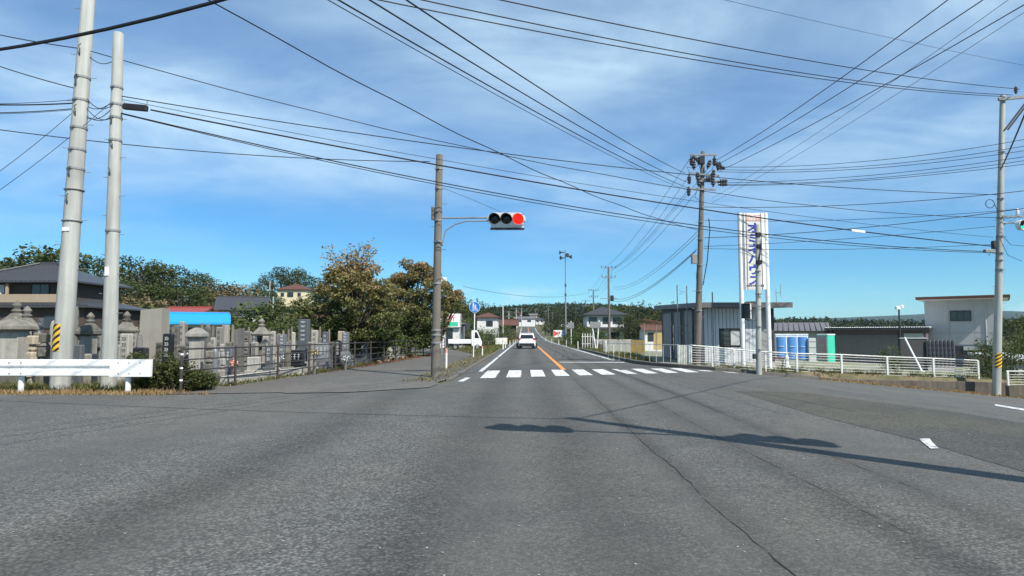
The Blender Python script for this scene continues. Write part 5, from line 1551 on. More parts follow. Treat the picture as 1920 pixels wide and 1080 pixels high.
# corrugated panel fence, white then yellow
o = thing('panel_fence', 'white and yellow corrugated metal fence beside the verge', 'fence', (P(1131, 661, 48).x, 48, T(6, 48)))
x0 = 0; tot = P(1209, 661, 48).x - o.location.x
n = 9
for k in range(n):
    mm = M['corr_white'] if k < 6 else M['corr_yellow']
    pw = tot / n; mb = MB(); V = []; c = 12
    for i in range(c + 1):
        x = k * pw + pw * i / c; y = .025 * math.cos(i * math.pi) + rng.uniform(-.004, .004)
        V += [(x, y, .04), (x, y, .97 - .02 * (k % 2))]
    mb.add(V, [(2 * i, 2 * i + 2, 2 * i + 3, 2 * i + 1) for i in range(c)])
    ob = mb.obj('panel', mm, o); 
    MB().box((k * pw, .06, .45), (.05, .05, 1.0)).obj('post', M['wood_post'], o)
# white two-storey house right
house('house', 'white two-storey house with dark tiled roofs right of the road', P(1135, 600, 98).x, 101, 5.6, 6, 4.6, 'hip', 1.35, .7, 'plaster_w', 'tile_blk', [(-1.9, 3.75, 1.1, .9, 2), (.2, 3.75, 1.1, .9, 2), (1.8, 3.75, 1.2, .9, 2), (-1, 1.2, 1.4, 1.4, 2), (1.4, 1.2, 1.4, 1.4, 2)], lowroof=(2.55, 7.6, 8.0))
o = thing('low_wall', 'pale concrete block wall beyond the corrugated fence', 'wall', (P(1165, 640, 66).x, 66, T(9.5, 66)))
for k in range(4): MB().bbox((-2.1 + 1.4 * k, 0, .75), (1.38, .14, .5), .01).obj('block_course', M['conc'], o); MB().bbox((-2.1 + 1.4 * k, .003, .23), (1.39, .14, .52), .01).obj('block_course', M['conc_dark'], o)
# sheds near the grey building
o = thing('carport', 'open carport with rusty brown roof left of the grey prefab', 'carport', (P(1222, 640, 52).x, 52, T(10, 52)))
rf = MB().box((0, 0, 2.55), (1.9, 3, .08), 0, 0, .16).obj('roof', M['roof_brown'], o)
for x in (-.85, .1, .85): MB().tube([(x, -1.3, -.1), (x, -1.3, 2.5 - .13 * x)], .045, 6).obj('post', M['wood_post'], o)
MB().box((.75, 1.0, .95), (.8, .08, 1.4)).obj('tarp', M['corr_yellow'], o)
house('shed', 'white shed with brown roof behind the carport', P(1232, 640, 64).x, 66, 2.2, 3, 2.15, 'gable', .45, .3, 'plaster_w', 'roof_brown', [(-.4, 1.4, .7, .7, 1)], cat='shed')
# bushes and trees right of the road
for px, Y, top in ((1088, 66, 622), (1098, 68, 616), (1108, 70, 614), (1120, 72, 618), (1090, 76, 612), (1078, 84, 612), (1100, 82, 610), (1130, 74, 622), (1112, 64, 632), (1070, 95, 612), (1160, 60, 632)):
    plant(SK, px, Y, top, 'green bush on the verge right of the main road', 'bushes on the right verge', 'shrub', 'shrub', wide=1.1)
for px, Y, top in ((1070, 130, 572), (1085, 128, 580), (1060, 150, 578), (1048, 160, 582), (1078, 150, 565), (1034, 190, 583), (1022, 210, 586), (1042, 200, 578), (1100, 140, 572)):
    plant(CK if px % 3 else BK, px, Y, top, 'dark tree beyond the loudspeaker pole', 'trees right of the far road', wide=1.25)
for px, Y, top in ((1108, 140, 574), (1122, 146, 578), (1140, 150, 572), (1152, 140, 576), (1166, 122, 572), (1176, 105, 574), (1186, 110, 566), (1198, 104, 566), (1206, 112, 563), (1218, 106, 570), (1228, 112, 572), (1238, 104, 568), (1250, 110, 572), (1180, 88, 590), (1196, 86, 594), (1212, 84, 592), (1170, 92, 590), (1262, 108, 566), (1276, 112, 570)):
    plant(CK if px % 4 else BK, px, Y, top, 'dark conifer behind the white house and grey prefab', 'conifers behind the prefab', wide=1.2)
for px, Y, top in ((1900, 58, 600), (1925, 60, 590), (1950, 62, 585), (1912, 48, 618), (1940, 50, 610), (1985, 55, 590)):
    plant(BK, px, Y, top, 'dark broadleaf tree beyond the two-storey grey house', 'trees beyond the grey house')
for px, Y, top, z in ((1848, 29.5, 634, 0), (1872, 30, 628, 0), (1836, 29, 652, 0), (1890, 31, 640, 0), (1862, 28.6, 668, 0)):
    plant(SK, px, Y, top, 'dark leafy shrub behind the right-hand utility pole', 'shrubs at the right-hand pole', 'shrub', 'shrub', wide=.62)
for px, Y, top in ((1672, 33, 651), (1660, 33.4, 655)):
    plant(SK, px, Y, top, 'small clipped pine-like shrub behind the white fence', 'small shrubs behind the white fence', 'shrub', 'shrub', wide=.8)
grass('verge_grass', [(5.5, 33), (5.5, 130), (12, 130), (8.5, 50), (6.6, 33)], 14000, .24, L_GRASS, 'green grass verge right of the main road', 31, .03, .3)
grass('dry_grass', [(11.4, 26.4), (20.2, 26.35), (20.2, 27.55), (12.0, 27.5), (9.5, 26.5)], 2600, .10, L_DRY, 'dry brown weeds below the concrete wall', 33, .014, .7)
grass('weeds', [(6.7, 28.6), (9.0, 27.0), (12, 27.9), (20, 28.0), (20, 28.6), (8, 28.9)], 3200, .22, L_GRASS, 'weeds along the foot of the white fence', 34, .014, .9)
grass('weeds', [(20.2, 26.4), (23.5, 26.4), (23.5, 30), (20.6, 30)], 2500, .22, L_GRASS, 'weeds round the right-hand utility pole', 35, .014, .6)

# ------------------------------------------------------------------ grey prefab building
bx0 = P(1321, 680, 31.2).x; bx1 = P(1454, 680, 31.2).x; bY = 31.2; bD = 9.6
o = thing('prefab_building', 'low grey-blue prefab building with flat dark eaves behind the white fence', 'building', (bx0, bY, T(bx0, bY)))
W = bx1 - bx0; hF = P(1390, 578, bY).z - o.location.z; hB = P(1245, 580, bY + bD).z - o.location.z
def slabwall(name, m, x0, x1, y0, y1, z0, z1, parent=o): return MB().box(((x0 + x1) / 2, (y0 + y1) / 2, (z0 + z1) / 2), (x1 - x0, y1 - y0, z1 - z0)).obj(name, m, parent)
MB().add([(0.02, .02, -.5), (W, .02, -.5), (W, bD, -.5), (.02, bD, -.5), (.02, .02, hF), (W, .02, hF), (W, bD, hB), (.02, bD, hB)], [(0, 1, 5, 4), (1, 2, 6, 5), (2, 3, 7, 6), (3, 0, 4, 7), (4, 5, 6, 7), (3, 2, 1, 0)]).obj('wall', M['siding_d'], o)
xw0 = P(1349, 640, bY).x - bx0; xw1 = P(1390, 640, bY).x - bx0; wz0 = P(1370, 649, bY).z - o.location.z; wz1 = P(1370, 618, bY).z - o.location.z
n = 14; xs_end = P(1418, 640, bY).x - bx0
for k in range(n):
    a, b = .02 + k * xs_end / n, (k + 1) * xs_end / n
    if b > xw0 - .02 and a < xw1 + .02:
        slabwall('siding_panel', M['siding'], a, b, -.03, .02, .12, wz0 - .06); slabwall('siding_panel', M['siding'], a, b, -.03, .02, wz1 + .06, hF)
    else:
        slabwall('siding_panel', M['siding'], a, b, -.03, .02, .12, hF)
slabwall('siding_panel', M['siding'], xs_end + .03, P(1425, 640, bY).x - bx0, -.03, .02, .12, hF)
slabwall('siding_panel', M['siding_m'], P(1426, 640, bY).x - bx0, W - .15, -.02, .02, .12, hF)
slabwall('base_course', M['conc'], -.02, W, -.05, .02, -.4, .11)
window(o, (xw0 + xw1) / 2, (wz0 + wz1) / 2, xw1 - xw0 - .1, wz1 - wz0 - .08, .02, '-Y', 2, M['frame_dk'], M['glass'], (1,))
for z in (.33, .62): slabwall('window_bar', M['frame_dk'], xw0 + .06, (xw0 + xw1) / 2, -.03, .0, wz0 + (wz1 - wz0) * z, wz0 + (wz1 - wz0) * z + .03)
# left side panels (facing the road)
sidep = [(0.05, .9, 'siding_m'), (2.1, 3.6, 'siding_m'), (4.6, 6.0, 'siding_m'), (6.8, 8.9, 'siding_m')]
for y0, y1, mm in sidep:
    n = max(1, int((y1 - y0) / .45))
    for k in range(n):
        slabwall('siding_panel', M[mm], -.03, .02, y0 + (y1 - y0) * k / n, y0 + (y1 - y0) * (k + 1) / n - .015, .05, hF)
window(o, 6.4, 1.25, .55, 1.5, .02, '-X', 1)
window(o, 1.5, 1.3, .8, 1.2, .02, '-X', 1)
ov = .75
MB().add([(-.35, -ov, hF), (W + .6, -ov, hF), (W + .6, bD + .4, hB), (-.35, bD + .4, hB), (-.35, -ov, hF + .25), (W + .6, -ov, hF + .25), (W + .6, bD + .4, hB + .25), (-.35, bD + .4, hB + .25)], [(0, 1, 5, 4), (1, 2, 6, 5), (2, 3, 7, 6), (3, 0, 4, 7), (4, 5, 6, 7), (3, 2, 1, 0)]).obj('roof', M['fascia'], o)
for x_, y_0, tp in ((P(1283, 560, 32.5).x, 32.5, 534), (P(1301, 560, 32.3).x, 32.3, 536), (P(1330, 560, 31).x, 31.0, 549)):
    m_ = thing('steel_mast', {534: 'thin steel mast left of the dark utility pole at the prefab', 536: 'thin steel mast hugging the dark utility pole at the prefab', 549: 'short steel mast right of the dark utility pole at the prefab'}[tp], 'mast', (x_ - (.35 if tp != 549 else 0), y_0 - (0 if tp != 549 else .5), T(x_, y_0)))
    MB().tube([(0, 0, -.1), (0, 0, P(1300, tp, y_0).z - m_.location.z)], .03, 6).obj('tube', M['galv'], m_)
    if tp == 534:
        MB().tube([(0, 0, 1.5), (.55, 0, 1.45)], .02, 5).obj('bracket', M['galv'], m_); MB().tube([(0, 0, 1.75), (.5, 0, 1.9)], .02, 5).obj('bracket', M['galv'], m_)
        MB().tube([(.1, 0, 3.62), (.45, 0, 3.55), (.1, 0, 3.45)], .012, 5).obj('bracket', M['galv'], m_)
# roof aerial on the right end
mb = MB(); q_ = Vector((W + .25, .3, hF + .25))
mb.tube([q_, q_ + Vector((0, 0, .7))], .015, 5); mb.tube([q_ + Vector((-.05, 0, .5)), q_ + Vector((.25, 0, .55))], .012, 4); mb.tube([q_ + Vector((.2, 0, .35)), q_ + Vector((.22, 0, .95))], .012, 4)
mb.obj('aerial', M['galv'], o)

# ------------------------------------------------------------------ tall company sign on two posts
sY = 29.4
xa, xb = P(1394, 690, sY).x, P(1443.5, 690, sY).x
o = thing('company_sign', 'tall white vertical signboard with blue lettering between two white posts', 'sign', ((xa + xb) / 2, sY, T(9.5, sY)))
zt = P(1418, 400, sY).z - o.location.z; zb = P(1418, 543, sY).z - o.location.z
hw = (xb - xa) / 2
for s in (-1, 1):
    MB().tube([(s * hw, 0, -.3), (s * hw, 0, zt + .02)], .098, 14).obj('post', M['white_paint'], o, smooth=True)
bd = MB().box((0, -.02, (zt + zb) / 2), (2 * hw - .20, .16, zt - zb)).obj('board', M['sign_white'], o)
MB().box((0, -.104, (zt + zb) / 2 - .02), (2 * hw - .42, .01, zt - zb - .12)).obj('face', M['sign_panel'], bd)
for x in (-hw + .14, -hw + .26, hw - .26):
    MB().box((x, -.110, (zt + zb) / 2), (.028, .012, zt - zb - .05)).obj('pinstripe', M['ink_dark'], bd)
chars = 'オミネハウス'
for k, ch in enumerate(chars):
    py = 429 + k * (527 - 429) / 5
    text('lettering', ch, .50, M['ink_blue'], bd, (0, -.114, P(1418, py, sY).z - o.location.z), 1.25, bold=.032)
text('lettering', 'プレハブ', .17, M['ink_pink'], bd, (0, -.114, P(1418, 406.5, sY).z - o.location.z), .95, bold=.02)
text('lettering', 'のことなら', .14, M['ink_pink'], bd, (0, -.114, P(1418, 412.5, sY).z - o.location.z), .95, bold=.03)
mb = MB()
for k in range(9):
    mb.box((-.36 + k * .09, -.112, P(1418, 536, sY).z - o.location.z), (.06, .008, .09 if k % 3 else .06))
mb.obj('small_print', M['ink_dark'], bd)

# ------------------------------------------------------------------ right signal pole with side-on signal
bq = P(1423, 700, 22.6); bq.z = T(bq.x, 22.6)
bq = Vector((P(1423, 700, 25.6).x, 25.6, 0)); bq.z = T(bq.x, bq.y) - .02
ps, ds = pole('signal_pole', 'grey concrete pole carrying dark pedestrian lights before the company sign', bq, P(1420.5, 421, 25.6), .115, .085, M['conc_pole'], (3.2, 5.0), (1.0, 1.9, 3.2, 4.1), cat='traffic signal', nstep=.4)
zc_ = P(1400, 583, 25.6).z - bq.z
hd = MB().bbox((-.46, -.02, zc_), (.30, .24, .60), .03).obj('pedestrian_head', M['black'], ps)
for dz in (-.145, .145):
    MB().box((-.46, -.145, zc_ + dz), (.22, .02, .22)).obj('lens', M['lens_off'], hd)
    MB().box((-.46, -.23, zc_ + dz + .125), (.27, .19, .015)).obj('visor', M['black'], hd)
MB().box((-.27, .0, zc_), (.05, .10, .62)).obj('back_plate', M['white_paint'], ps)
for dz in (-.36, .36):
    MB().tube([(-.5, 0, zc_ + dz * .86), (-.4, 0, zc_ + dz), (0, 0, zc_ + dz)], .022, 6).obj('bracket', M['dark_metal'], ps)
MB().bbox((-.17, -.02, P(1417, 668, 25.6).z - bq.z), (.12, .14, .2), .02).obj('button_box', M['dark_metal'], ps)
for py, wd in ((440, .2), (462, .16), (492, .22)):
    MB().bbox((.10, -.05, P(1423, py, 25.6).z - bq.z), (wd, .16, .16), .03).obj('clamp', M['black'], ps)
MB().tube([(.02, -.11, 4.2), (.14, -.13, 4.8), (.2, -.1, 5.4)], .02, 6).obj('cable', M['wire'], ps)

# ------------------------------------------------------------------ storage building, toilets, garage
def bld(name, label, px0, px1, Y, d, hpy, cat='building', dy=0.0):
    a, b = P(px0, 640, Y + dy / 2), P(px1, 640, Y - dy / 2)
    x0, x1 = a.x, b.x
    o = thing(name, label, cat, ((x0 + x1) / 2, Y, T((x0 + x1) / 2, Y)), math.atan2(b.y - a.y, b.x - a.x))
    return o, math.hypot(b.x - a.x, b.y - a.y), P((px0 + px1) / 2, hpy, Y).z - o.location.z
o, W, H = bld('storage_shed', 'long shed with grey ribbed metal roof behind the blue cabins', 1440, 1551, 52, 6, 619, dy=1.6)
MB().box((0, 3, H / 2 - .2), (W, 6, H + .4)).obj('wall', M['plastic_g'], o)
zr = P(1500, 605, 55).z - o.location.z
mb = MB(); mb.add([(-W / 2 - .2, -.4, H - .06), (W / 2 + .3, -.4, H - .06), (W / 2 + .3, 3, zr), (-W / 2 - .2, 3, zr), (-W / 2 - .2, 6.4, H), (W / 2 + .3, 6.4, H)], [(0, 1, 2, 3), (3, 2, 5, 4), (0, 3, 4), (1, 5, 2)])
rf = mb.obj('roof', M['roof_grey'], o)
sl = math.atan2(zr - H, 3.4)
for k in range(12):
    x = -W / 2 + k * (W + .3) / 11.5
    MB().box((x, 1.3, (H + zr) / 2 + .02), (.05, 3.4 / math.cos(sl), .05), 0, sl).obj('roof_rib', M['roof_grey'], rf)
MB().box((.05, -.42, H - .12), (W + .5, .08, .12)).obj('gutter', M['dark_metal'], o)
M['mauve'] = mat('mauve_panel', (.30, .24, .26), .6, .08, 2, streak=.15)
def cabin(px0, px1, Y, top, m, label, rz=0, group=None, arch=True):
    x0, x1 = P(px0, 650, Y).x, P(px1, 650, Y).x
    x = (x0 + x1) / 2; z = T(x, Y)
    o = thing('portable_cabin', label, 'portable toilet', (x, Y, z), rz, group)
    w = x1 - x0; h = P((px0 + px1) / 2, top, Y).z - z; d = w * 1.1
    MB().bbox((0, d / 2, h / 2), (w, d, h), .04).obj('body', M['plastic_w'] if m is M['toilet_blue'] else m, o)
    prof = [(-w * .42, .1), (w * .42, .1), (w * .42, h - .16), (w * .3, h - .09), (-w * .3, h - .09), (-w * .42, h - .16)]
    if m is M['toilet_blue']:
        arc = [(w * .43 * math.cos(t_), -.02 - w * .22 * math.sin(t_)) for t_ in np.linspace(0, math.pi, 11)]
        MB().prism([(a_, b_) for a_, b_ in arc], .12, h - .14, 'Z').obj('door', m, o, smooth=True)
        MB().box((0, -.05 - w * .22, h * .55), (w * .36, .03, .035)).obj('handle', M['plastic_w'], o)
    else:
        MB().prism(prof, -.03, .01, 'Y').obj('door', M['mauve'], o)
        for zz_ in (h * .35, h * .62): MB().box((0, -.045, zz_), (w * .5, .02, .03)).obj('door_rib', M['plastic_g'], o)
    MB().bbox((0, d / 2, h + .03), (w * 1.05, d * 1.05, .08), .03).obj('roof', M['plastic_w'], o)
    return o
for k in range(3):
    cabin(1455 + 20 * k, 1475 + 20 * k, 46, 628, M['toilet_blue'], 'blue-doored portable cabin in the row beside the grey prefab', -.25, 'blue portable cabins')
cabin(1532, 1553, 46, 628, M['toilet_green'], 'portable cabin with bright green side standing apart from the blue row', -1.02)
o, W, H = bld('storage_cabinet', 'pale grey storage cabinet between the blue and green cabins', 1516, 1530, 45.6, 1, 634, 'cabinet')
MB().bbox((0, .5, H / 2), (W, 1, H), .02).obj('body', M['plastic_g'], o)
for z in (.3, .6, .85): MB().box((0, -.01, H * z), (W * .96, .02, .02)).obj('seam', M['dark_metal'], o)
# garage
o, W, H = bld('garage', 'long low garage with big grey shutter and pale corrugated roof edge', 1556, 1737, 48.5, 7, 619, dy=3.6)
MB().box((0, 3.5, H / 2 - .2), (W, 7, H + .4)).obj('wall', M['garage_wall'], o)
zt_ = P(1640, 612, 49).z - o.location.z
MB().box((0, 3.3, H + .08), (W + .5, 8.0, .16)).obj('roof', M['tile_blk'], o)
mb = MB(); n = 90
V = []
for i in range(n + 1):
    x = -W / 2 - .25 + (W + .5) * i / n
    z = H + .19 + (.035 if i % 2 else -.01)
    V += [(x, -.72, z), (x, 7.3, z + .08)]
mb.add(V, [(2 * i, 2 * i + 2, 2 * i + 3, 2 * i + 1) for i in range(n)])
mb.obj('corrugated_roof', M['plastic_w'], o)
x0, x1 = -W / 2 + .35, -W / 2 + W * .72
sh = MB().box(((x0 + x1) / 2, -.02, (H - .35) / 2), (x1 - x0, .04, H - .35)).obj('shutter', M['shutter'], o)
for k in range(14): MB().box(((x0 + x1) / 2, -.045, .12 + k * (H - .5) / 14), (x1 - x0 - .04, .012, .05)).obj('shutter_slat', M['shutter'], sh)
MB().box((x1 + .1, -.03, H / 2), (.1, .08, H)).obj('column', M['dark_metal'], o)
MB().box((x0 - .1, -.03, H / 2), (.1, .08, H)).obj('column', M['dark_metal'], o)
MB().box((x1 + 1.0, -.02, H * .5), (1.2, .04, H * .8)).obj('side_panel', M['plastic_g'], o)
# two-storey grey house
hY = 48
ca, cb_ = P(1735, 620, 49.5), P(1876, 620, 46.8)
x0, x1 = ca.x, cb_.x
o = thing('grey_house', 'two-storey pale grey house with thin overhanging flat roof on the right', 'house', ((x0 + x1) / 2, (ca.y + cb_.y) / 2, T((x0 + x1) / 2, hY)), math.atan2(cb_.y - ca.y, cb_.x - ca.x))
W = math.hypot(x1 - x0, cb_.y - ca.y); zt = P(1800, 560, hY).z - o.location.z; zm = P(1800, 624, hY).z - o.location.z; zd = P(1800, 646, hY).z - o.location.z
MB().box((0, 3.5, zt / 2 - .3), (W, 7, zt + .5)).obj('wall', M['house_grey'], o)
for a, b in ((zd, zm - .02), (zm + .02, zt - .05)):
    nx_ = 3
    for k in range(nx_):
        MB().box((-W / 2 + W * (k + .5) / nx_, -.015, (a + b) / 2), (W / nx_ - .02, .03, b - a)).obj('cladding_panel', M['house_grey'], o)
MB().box((.1, -.03, zd / 2 - .25), (W - .1, .06, zd + .3)).obj('ground_floor_front', M['siding_d'], o)
MB().box((W * .12, -.08, P(1812, 653, hY).z - o.location.z), (1.0, .06, .3)).obj('vent_window', M['curtain'], o)
wx = W * (-.5 + (1806 - 1735) / 144)
window(o, wx, P(1806, 592, hY).z - o.location.z, W * 41 / 144 - .1, .66, -.03, '-Y', 3)
MB().box((.1, 3.2, zt + .13), (W + 1.1, 8.6, .20), 0, .015).obj('roof', M['roof_brown'], o)
MB().box((.1, 3.2, zt + .005), (W + .9, 8.3, .05), 0, .015).obj('soffit', M['plastic_w'], o)
for k in range(3): MB().box((W / 2 + .02, 1.2 + 1.7 * k, zt * .7), (.05, .7, .9)).obj('side_window', M['glass'], o)
MB().tube([(W * .32, -.06, zd), (W * .32, -.06, zt)], .04, 6).obj('downpipe', M['plastic_g'], o)
# yard lamp
o = thing('yard_lamp', 'dark lamp post with white floodlight behind the white fence', 'lamp post', (P(1688, 640, 40).x, 40, T(23.5, 40)))
zt = P(1688, 580, 40).z - o.location.z
MB().tube([(0, 0, -.1), (0, 0, zt)], .05, 8).obj('post', M['dark_metal'], o)
MB().bbox((-.12, -.08, zt + .1), (.28, .22, .2), .05).obj('floodlight', M['plastic_w'], o); MB().bbox((.16, -.04, zt + .18), (.2, .2, .18), .05).obj('floodlight', M['plastic_w'], o)
# display boards behind the fence
o, W, H = bld('display_board', 'large dark board standing behind the white fence', 1687, 1737, 36, 1, 635, 'board')
MB().box((0, 0, H / 2), (W, .1, H)).obj('board', M['siding_d'], o); MB().box((0, -.02, H + .03), (W + .04, .14, .06)).obj('cap', M['frame_al'], o)
o, W, H = bld('tile_display', 'grey roof-tile display panel beside the dark board', 1738, 1790, 35.8, 1, 638, 'board')
MB().box((0, .05, H / 2), (W, .08, H)).obj('board', M['siding_m'], o)
for r_i in range(5):
    for c_i in range(7):
        MB().tube([(-W / 2 + W * (c_i + .5) / 7, -.02, H * (.2 + .16 * r_i)), (-W / 2 + W * (c_i + .5) / 7, .02, H * (.2 + .16 * (r_i + .98)))], .085, 6).obj('tile', M['tile'], o)
o = thing('leaning_post', 'white post leaning against the dark board behind the fence', 'post', (P(1729, 692, 33.5).x, 33.5, T(20.7, 33.5)))
MB().tube([(0, 0, 0), (.30, 1.9, 1.75)], .045, 8).obj('post', M['white_paint'], o); MB().lathe([(.12, -.02), (.12, .05)], 10).obj('foot', M['white_paint'], o)
# garden table and ornament
o = thing('garden_table', 'small garden table with reddish top and white legs by the sign post', 'table', (P(1460, 676, 33).x, 33, T(13, 33)))
MB().bbox((0, 0, .42), (.62, .4, .06), .02).obj('table_top', M['roof_brown'], o)
for x in (-.25, .25):
    MB().bbox((x, 0, .2), (.11, .3, .4), .02).obj('leg', M['plastic_w'], o)
o = thing('garden_ornament', 'white stone garden ornament beside the small table', 'ornament', (P(1475, 680, 32.4).x, 32.4, T(13.2, 32.4)))
MB().lathe([(.22, 0), (.12, .10), (.09, .3), (.13, .42), (.10, .52), (.05, .6)], 8).obj('body', M['plastic_w'], o)
MB().lathe([(.04, .58), (.07, .64), (.05, .70), (.01, .74)], 8).obj('head', M['plastic_w'], o)

# ------------------------------------------------------------------ white fence on the retaining wall
fY = 28.05
fpx = [(1290, 647, 687), (1336, 650.5, 687), (1377, 655, 692), (1436, 659.5, 697), (1495, 663, 703), (1579, 665, 709), (1665, 669, 711), (1752, 672, 713), (1836, 676, 716)]
pts = []
for px, a, b in fpx:
    x = P(px, b, fY).x
    pts.append(Vector((x, fY + .002 * (x - 10), P(px, b, fY).z)))
o = thing('white_fence', 'rusty white horizontal bar fence round the prefab yard', 'fence', pts[0])
hts = [P(px, a, fY).z - P(px, b, fY).z for px, a, b in fpx]
for p, h in zip(pts, hts):
    q_ = p - pts[0]
    MB().box((q_.x, q_.y, q_.z + h / 2 - .15), (.075, .06, h + .3)).obj('post', M['fence_white'], o)
for i in range(len(pts) - 1):
    a, b = pts[i] - pts[0], pts[i + 1] - pts[0]
    MB().tube([a + Vector((0, 0, hts[i])), b + Vector((0, 0, hts[i + 1]))], .03, 6).obj('top_rail', M['fence_white'], o)
    nb = 8
    for k in range(nb):
        t = .06 + .84 * k / (nb - 1)
        MB().tube([a + Vector((0, 0, hts[i] * t)), b + Vector((0, 0, hts[i + 1] * t))], .010, 4).obj('bar', M['fence_white'], o)
e = pts[-1] - pts[0]
MB().tube([e + Vector((0, 0, hts[-1])), e + Vector((.12, .6, hts[-1] * .5)), e + Vector((.15, .9, 0))], .025, 6).obj('stay', M['fence_white'], o)
# corrugated gate panel piece left of the fence
o = thing('gate_panel', 'pale corrugated gate panel at the left end of the white fence', 'gate', (P(1272, 682, 29.0).x, 29.0, T(7.2, 29.0)))
w = P(1297, 682, 29).x - o.location.x; V = []
for i in range(17):
    V += [(w * i / 16, .015 * (-1) ** i, .02), (w * i / 16, .015 * (-1) ** i, .92)]
MB().add(V, [(2 * i, 2 * i + 2, 2 * i + 3, 2 * i + 1) for i in range(16)]).obj('panel', M['corr_white'], o)
for x in (0, w): MB().box((x, .03, .45), (.05, .05, .98)).obj('post', M['fence_white'], o)
MB().tube([(-2.3, 6.4, .92), (0, 0, .92)], .02, 6).obj('rail', M['fence_white'], o)
for k in range(12):
    t = k / 11; MB().box((-2.3 * (1 - t), 6.4 * (1 - t), .45), (.014, .014, .95)).obj('bar', M['fence_white'], o)
# retaining wall
mb = MB(); V = []
xs = np.linspace(11.2, 20.55, 20)
for x in xs:
    zt = float(np.interp(x, [11.2, 13, 14.0, 20.6], [T(11.2, 28.2) - .05, -.48, -.53, -.66]))
    zb = T(x, 27.2) - .4
    V += [(x, 27.72, zb), (x, 27.72, zt - .02), (x, 27.75, zt), (x, 28.16, zt), (x, 28.16, zb)]
n = len(xs)
fs = [(i * 5 + k, i * 5 + k + 1, i * 5 + 6 + k, i * 5 + 5 + k) for i in range(n - 1) for k in range(4)]
fs += [(0, 1, 2, 3, 4), tuple((n - 1) * 5 + k for k in range(5))]
wobj = mb.add(V, fs).obj('retaining_wall', M['conc_dark'], None)
ox, oy = 11.2, 27.72
wobj.location = (ox, oy, -1.0)
for v in wobj.data.vertices: v.co = (v.co.x - ox, v.co.y - oy, v.co.z + 1.0)
tag(wobj, 'low stained concrete retaining wall under the white fence', 'wall')
# second fence at the far right edge, on a low block wall
o = thing('white_fence', 'short pale fence on a low block wall right of the utility pole', 'fence', (P(1896, 740, 26.6).x, 26.8, T(20.4, 26.8)))
MB().box((1.8, 0, .22), (3.6, .2, .6)).obj('base_wall', M['conc_dark'], o)
for x in (.05, 1.8, 3.55): MB().box((x, 0, .80), (.07, .06, .62)).obj('post', M['fence_white'], o)
for z in (.56, .66, .76, .86, .96): MB().tube([(0, 0, z), (3.6, 0, z)], .010, 4).obj('bar', M['fence_white'], o)
MB().tube([(0, 0, 1.1), (3.6, 0, 1.1)], .03, 6).obj('top_rail', M['fence_white'], o)
o, W, H = bld('small_shed', 'small shed with pale roof beyond the right-hand utility pole', 1899, 1965, 33, 3, 672, 'shed')
MB().box((0, 1.5, H / 2), (W, 3, H)).obj('wall', M['siding_m'], o); MB().box((0, 1.4, H + .05), (W + .4, 3.4, .12), 0, .06).obj('roof', M['plastic_g'], o)
MB().box((-W * .1, -.02, H * .4), (W * .3, .03, H * .7)).obj('door', M['wood_post'], o)

# ------------------------------------------------------------------ big utility pole at the prefab
def insulator(parent, p, d=(0, 0, 1), s=1.0, m=None):
    d = Vector(d).normalized(); p = Vector(p)
    pts = [p + d * t * s for t in (0, .05, .07, .12, .14, .19, .21, .27)]
    rs = [.03, .03, .065, .04, .07, .04, .06, .025]
    MB().tube(pts, [r * s for r in rs], 8).obj('insulator', m or M['porcelain'], parent)
mY = 29.6
bM = P(1307, 683, mY); bM.z = T(bM.x, mY)
tM = P(1318, 284, mY)
pM, dM = pole('utility_pole', 'tall dark concrete utility pole with stacked crossarms and black insulators at the prefab', bM, tM, .165, .09, M['conc_pole2'], (2.2, 7.2), (2.5, 3.4, 4.6, 5.8, 6.6, 7.3), nstep=.4)
def rel(px, py, Y=mY): return P(px, py, Y) - bM
arms = []
for (x0, y0, x1, y1) in ((1293, 292, 1342, 292), (1290, 326, 1346, 331), (1308, 341, 1352, 342), (1290, 355, 1340, 357)):
    a, b = rel(x0, y0), rel(x1, y1)
    c = (a + b) / 2
    MB().box(c + Vector((0, -.13, 0)), ((b - a).length, .075, .075), 0, 0, -math.atan2(b.z - a.z, b.x - a.x)).obj('crossarm', M['galv'], pM)
for px, py, d in ((1294, 296, (0, 0, -1)), (1310, 306, (-.5, 0, .4)), (1337, 296, (0, 0, -1)), (1333, 308, (1, 0, -.2)), (1340, 313, (1, 0, -.3)), (1299, 320, (0, 0, 1)), (1290, 330, (0, 0, -1)), (1343, 322, (.2, 0, .8)), (1318, 338, (1, 0, .1)), (1333, 337, (.2, 0, .9)), (1344, 342, (1, 0, .05)), (1344, 347, (1, 0, -.05)), (1289, 352, (0, 0, -1)), (1335, 352, (0, 0, 1)), (1306, 342, (0, 0, .8)), (1324, 318, (.3, 0, .8)), (1308, 352, (0, 0, 1))):
    insulator(pM, rel(px, py) + Vector((0, -.2, 0)), d, 1.6)
MB().bbox(rel(1313, 303) + Vector((-.02, -.2, 0)), (.30, .26, .34), .05).obj('switch_box', M['black'], pM)
MB().bbox(rel(1307, 486) + Vector((-.16, -.1, 0)), (.26, .2, .44), .03).obj('junction_box', M['galv'], pM)
MB().tube([rel(1329, 410) , rel(1331, 430), rel(1326, 490), rel(1318, 535)], .022, 6).obj('drop_cable', M['wire'], pM)
MB().tube([rel(1306, 495) + Vector((0, -.15, 0)), rel(1304, 520) + Vector((0, -.15, 0)), rel(1308, 545)], .014, 5).obj('drop_cable', M['wire'], pM)
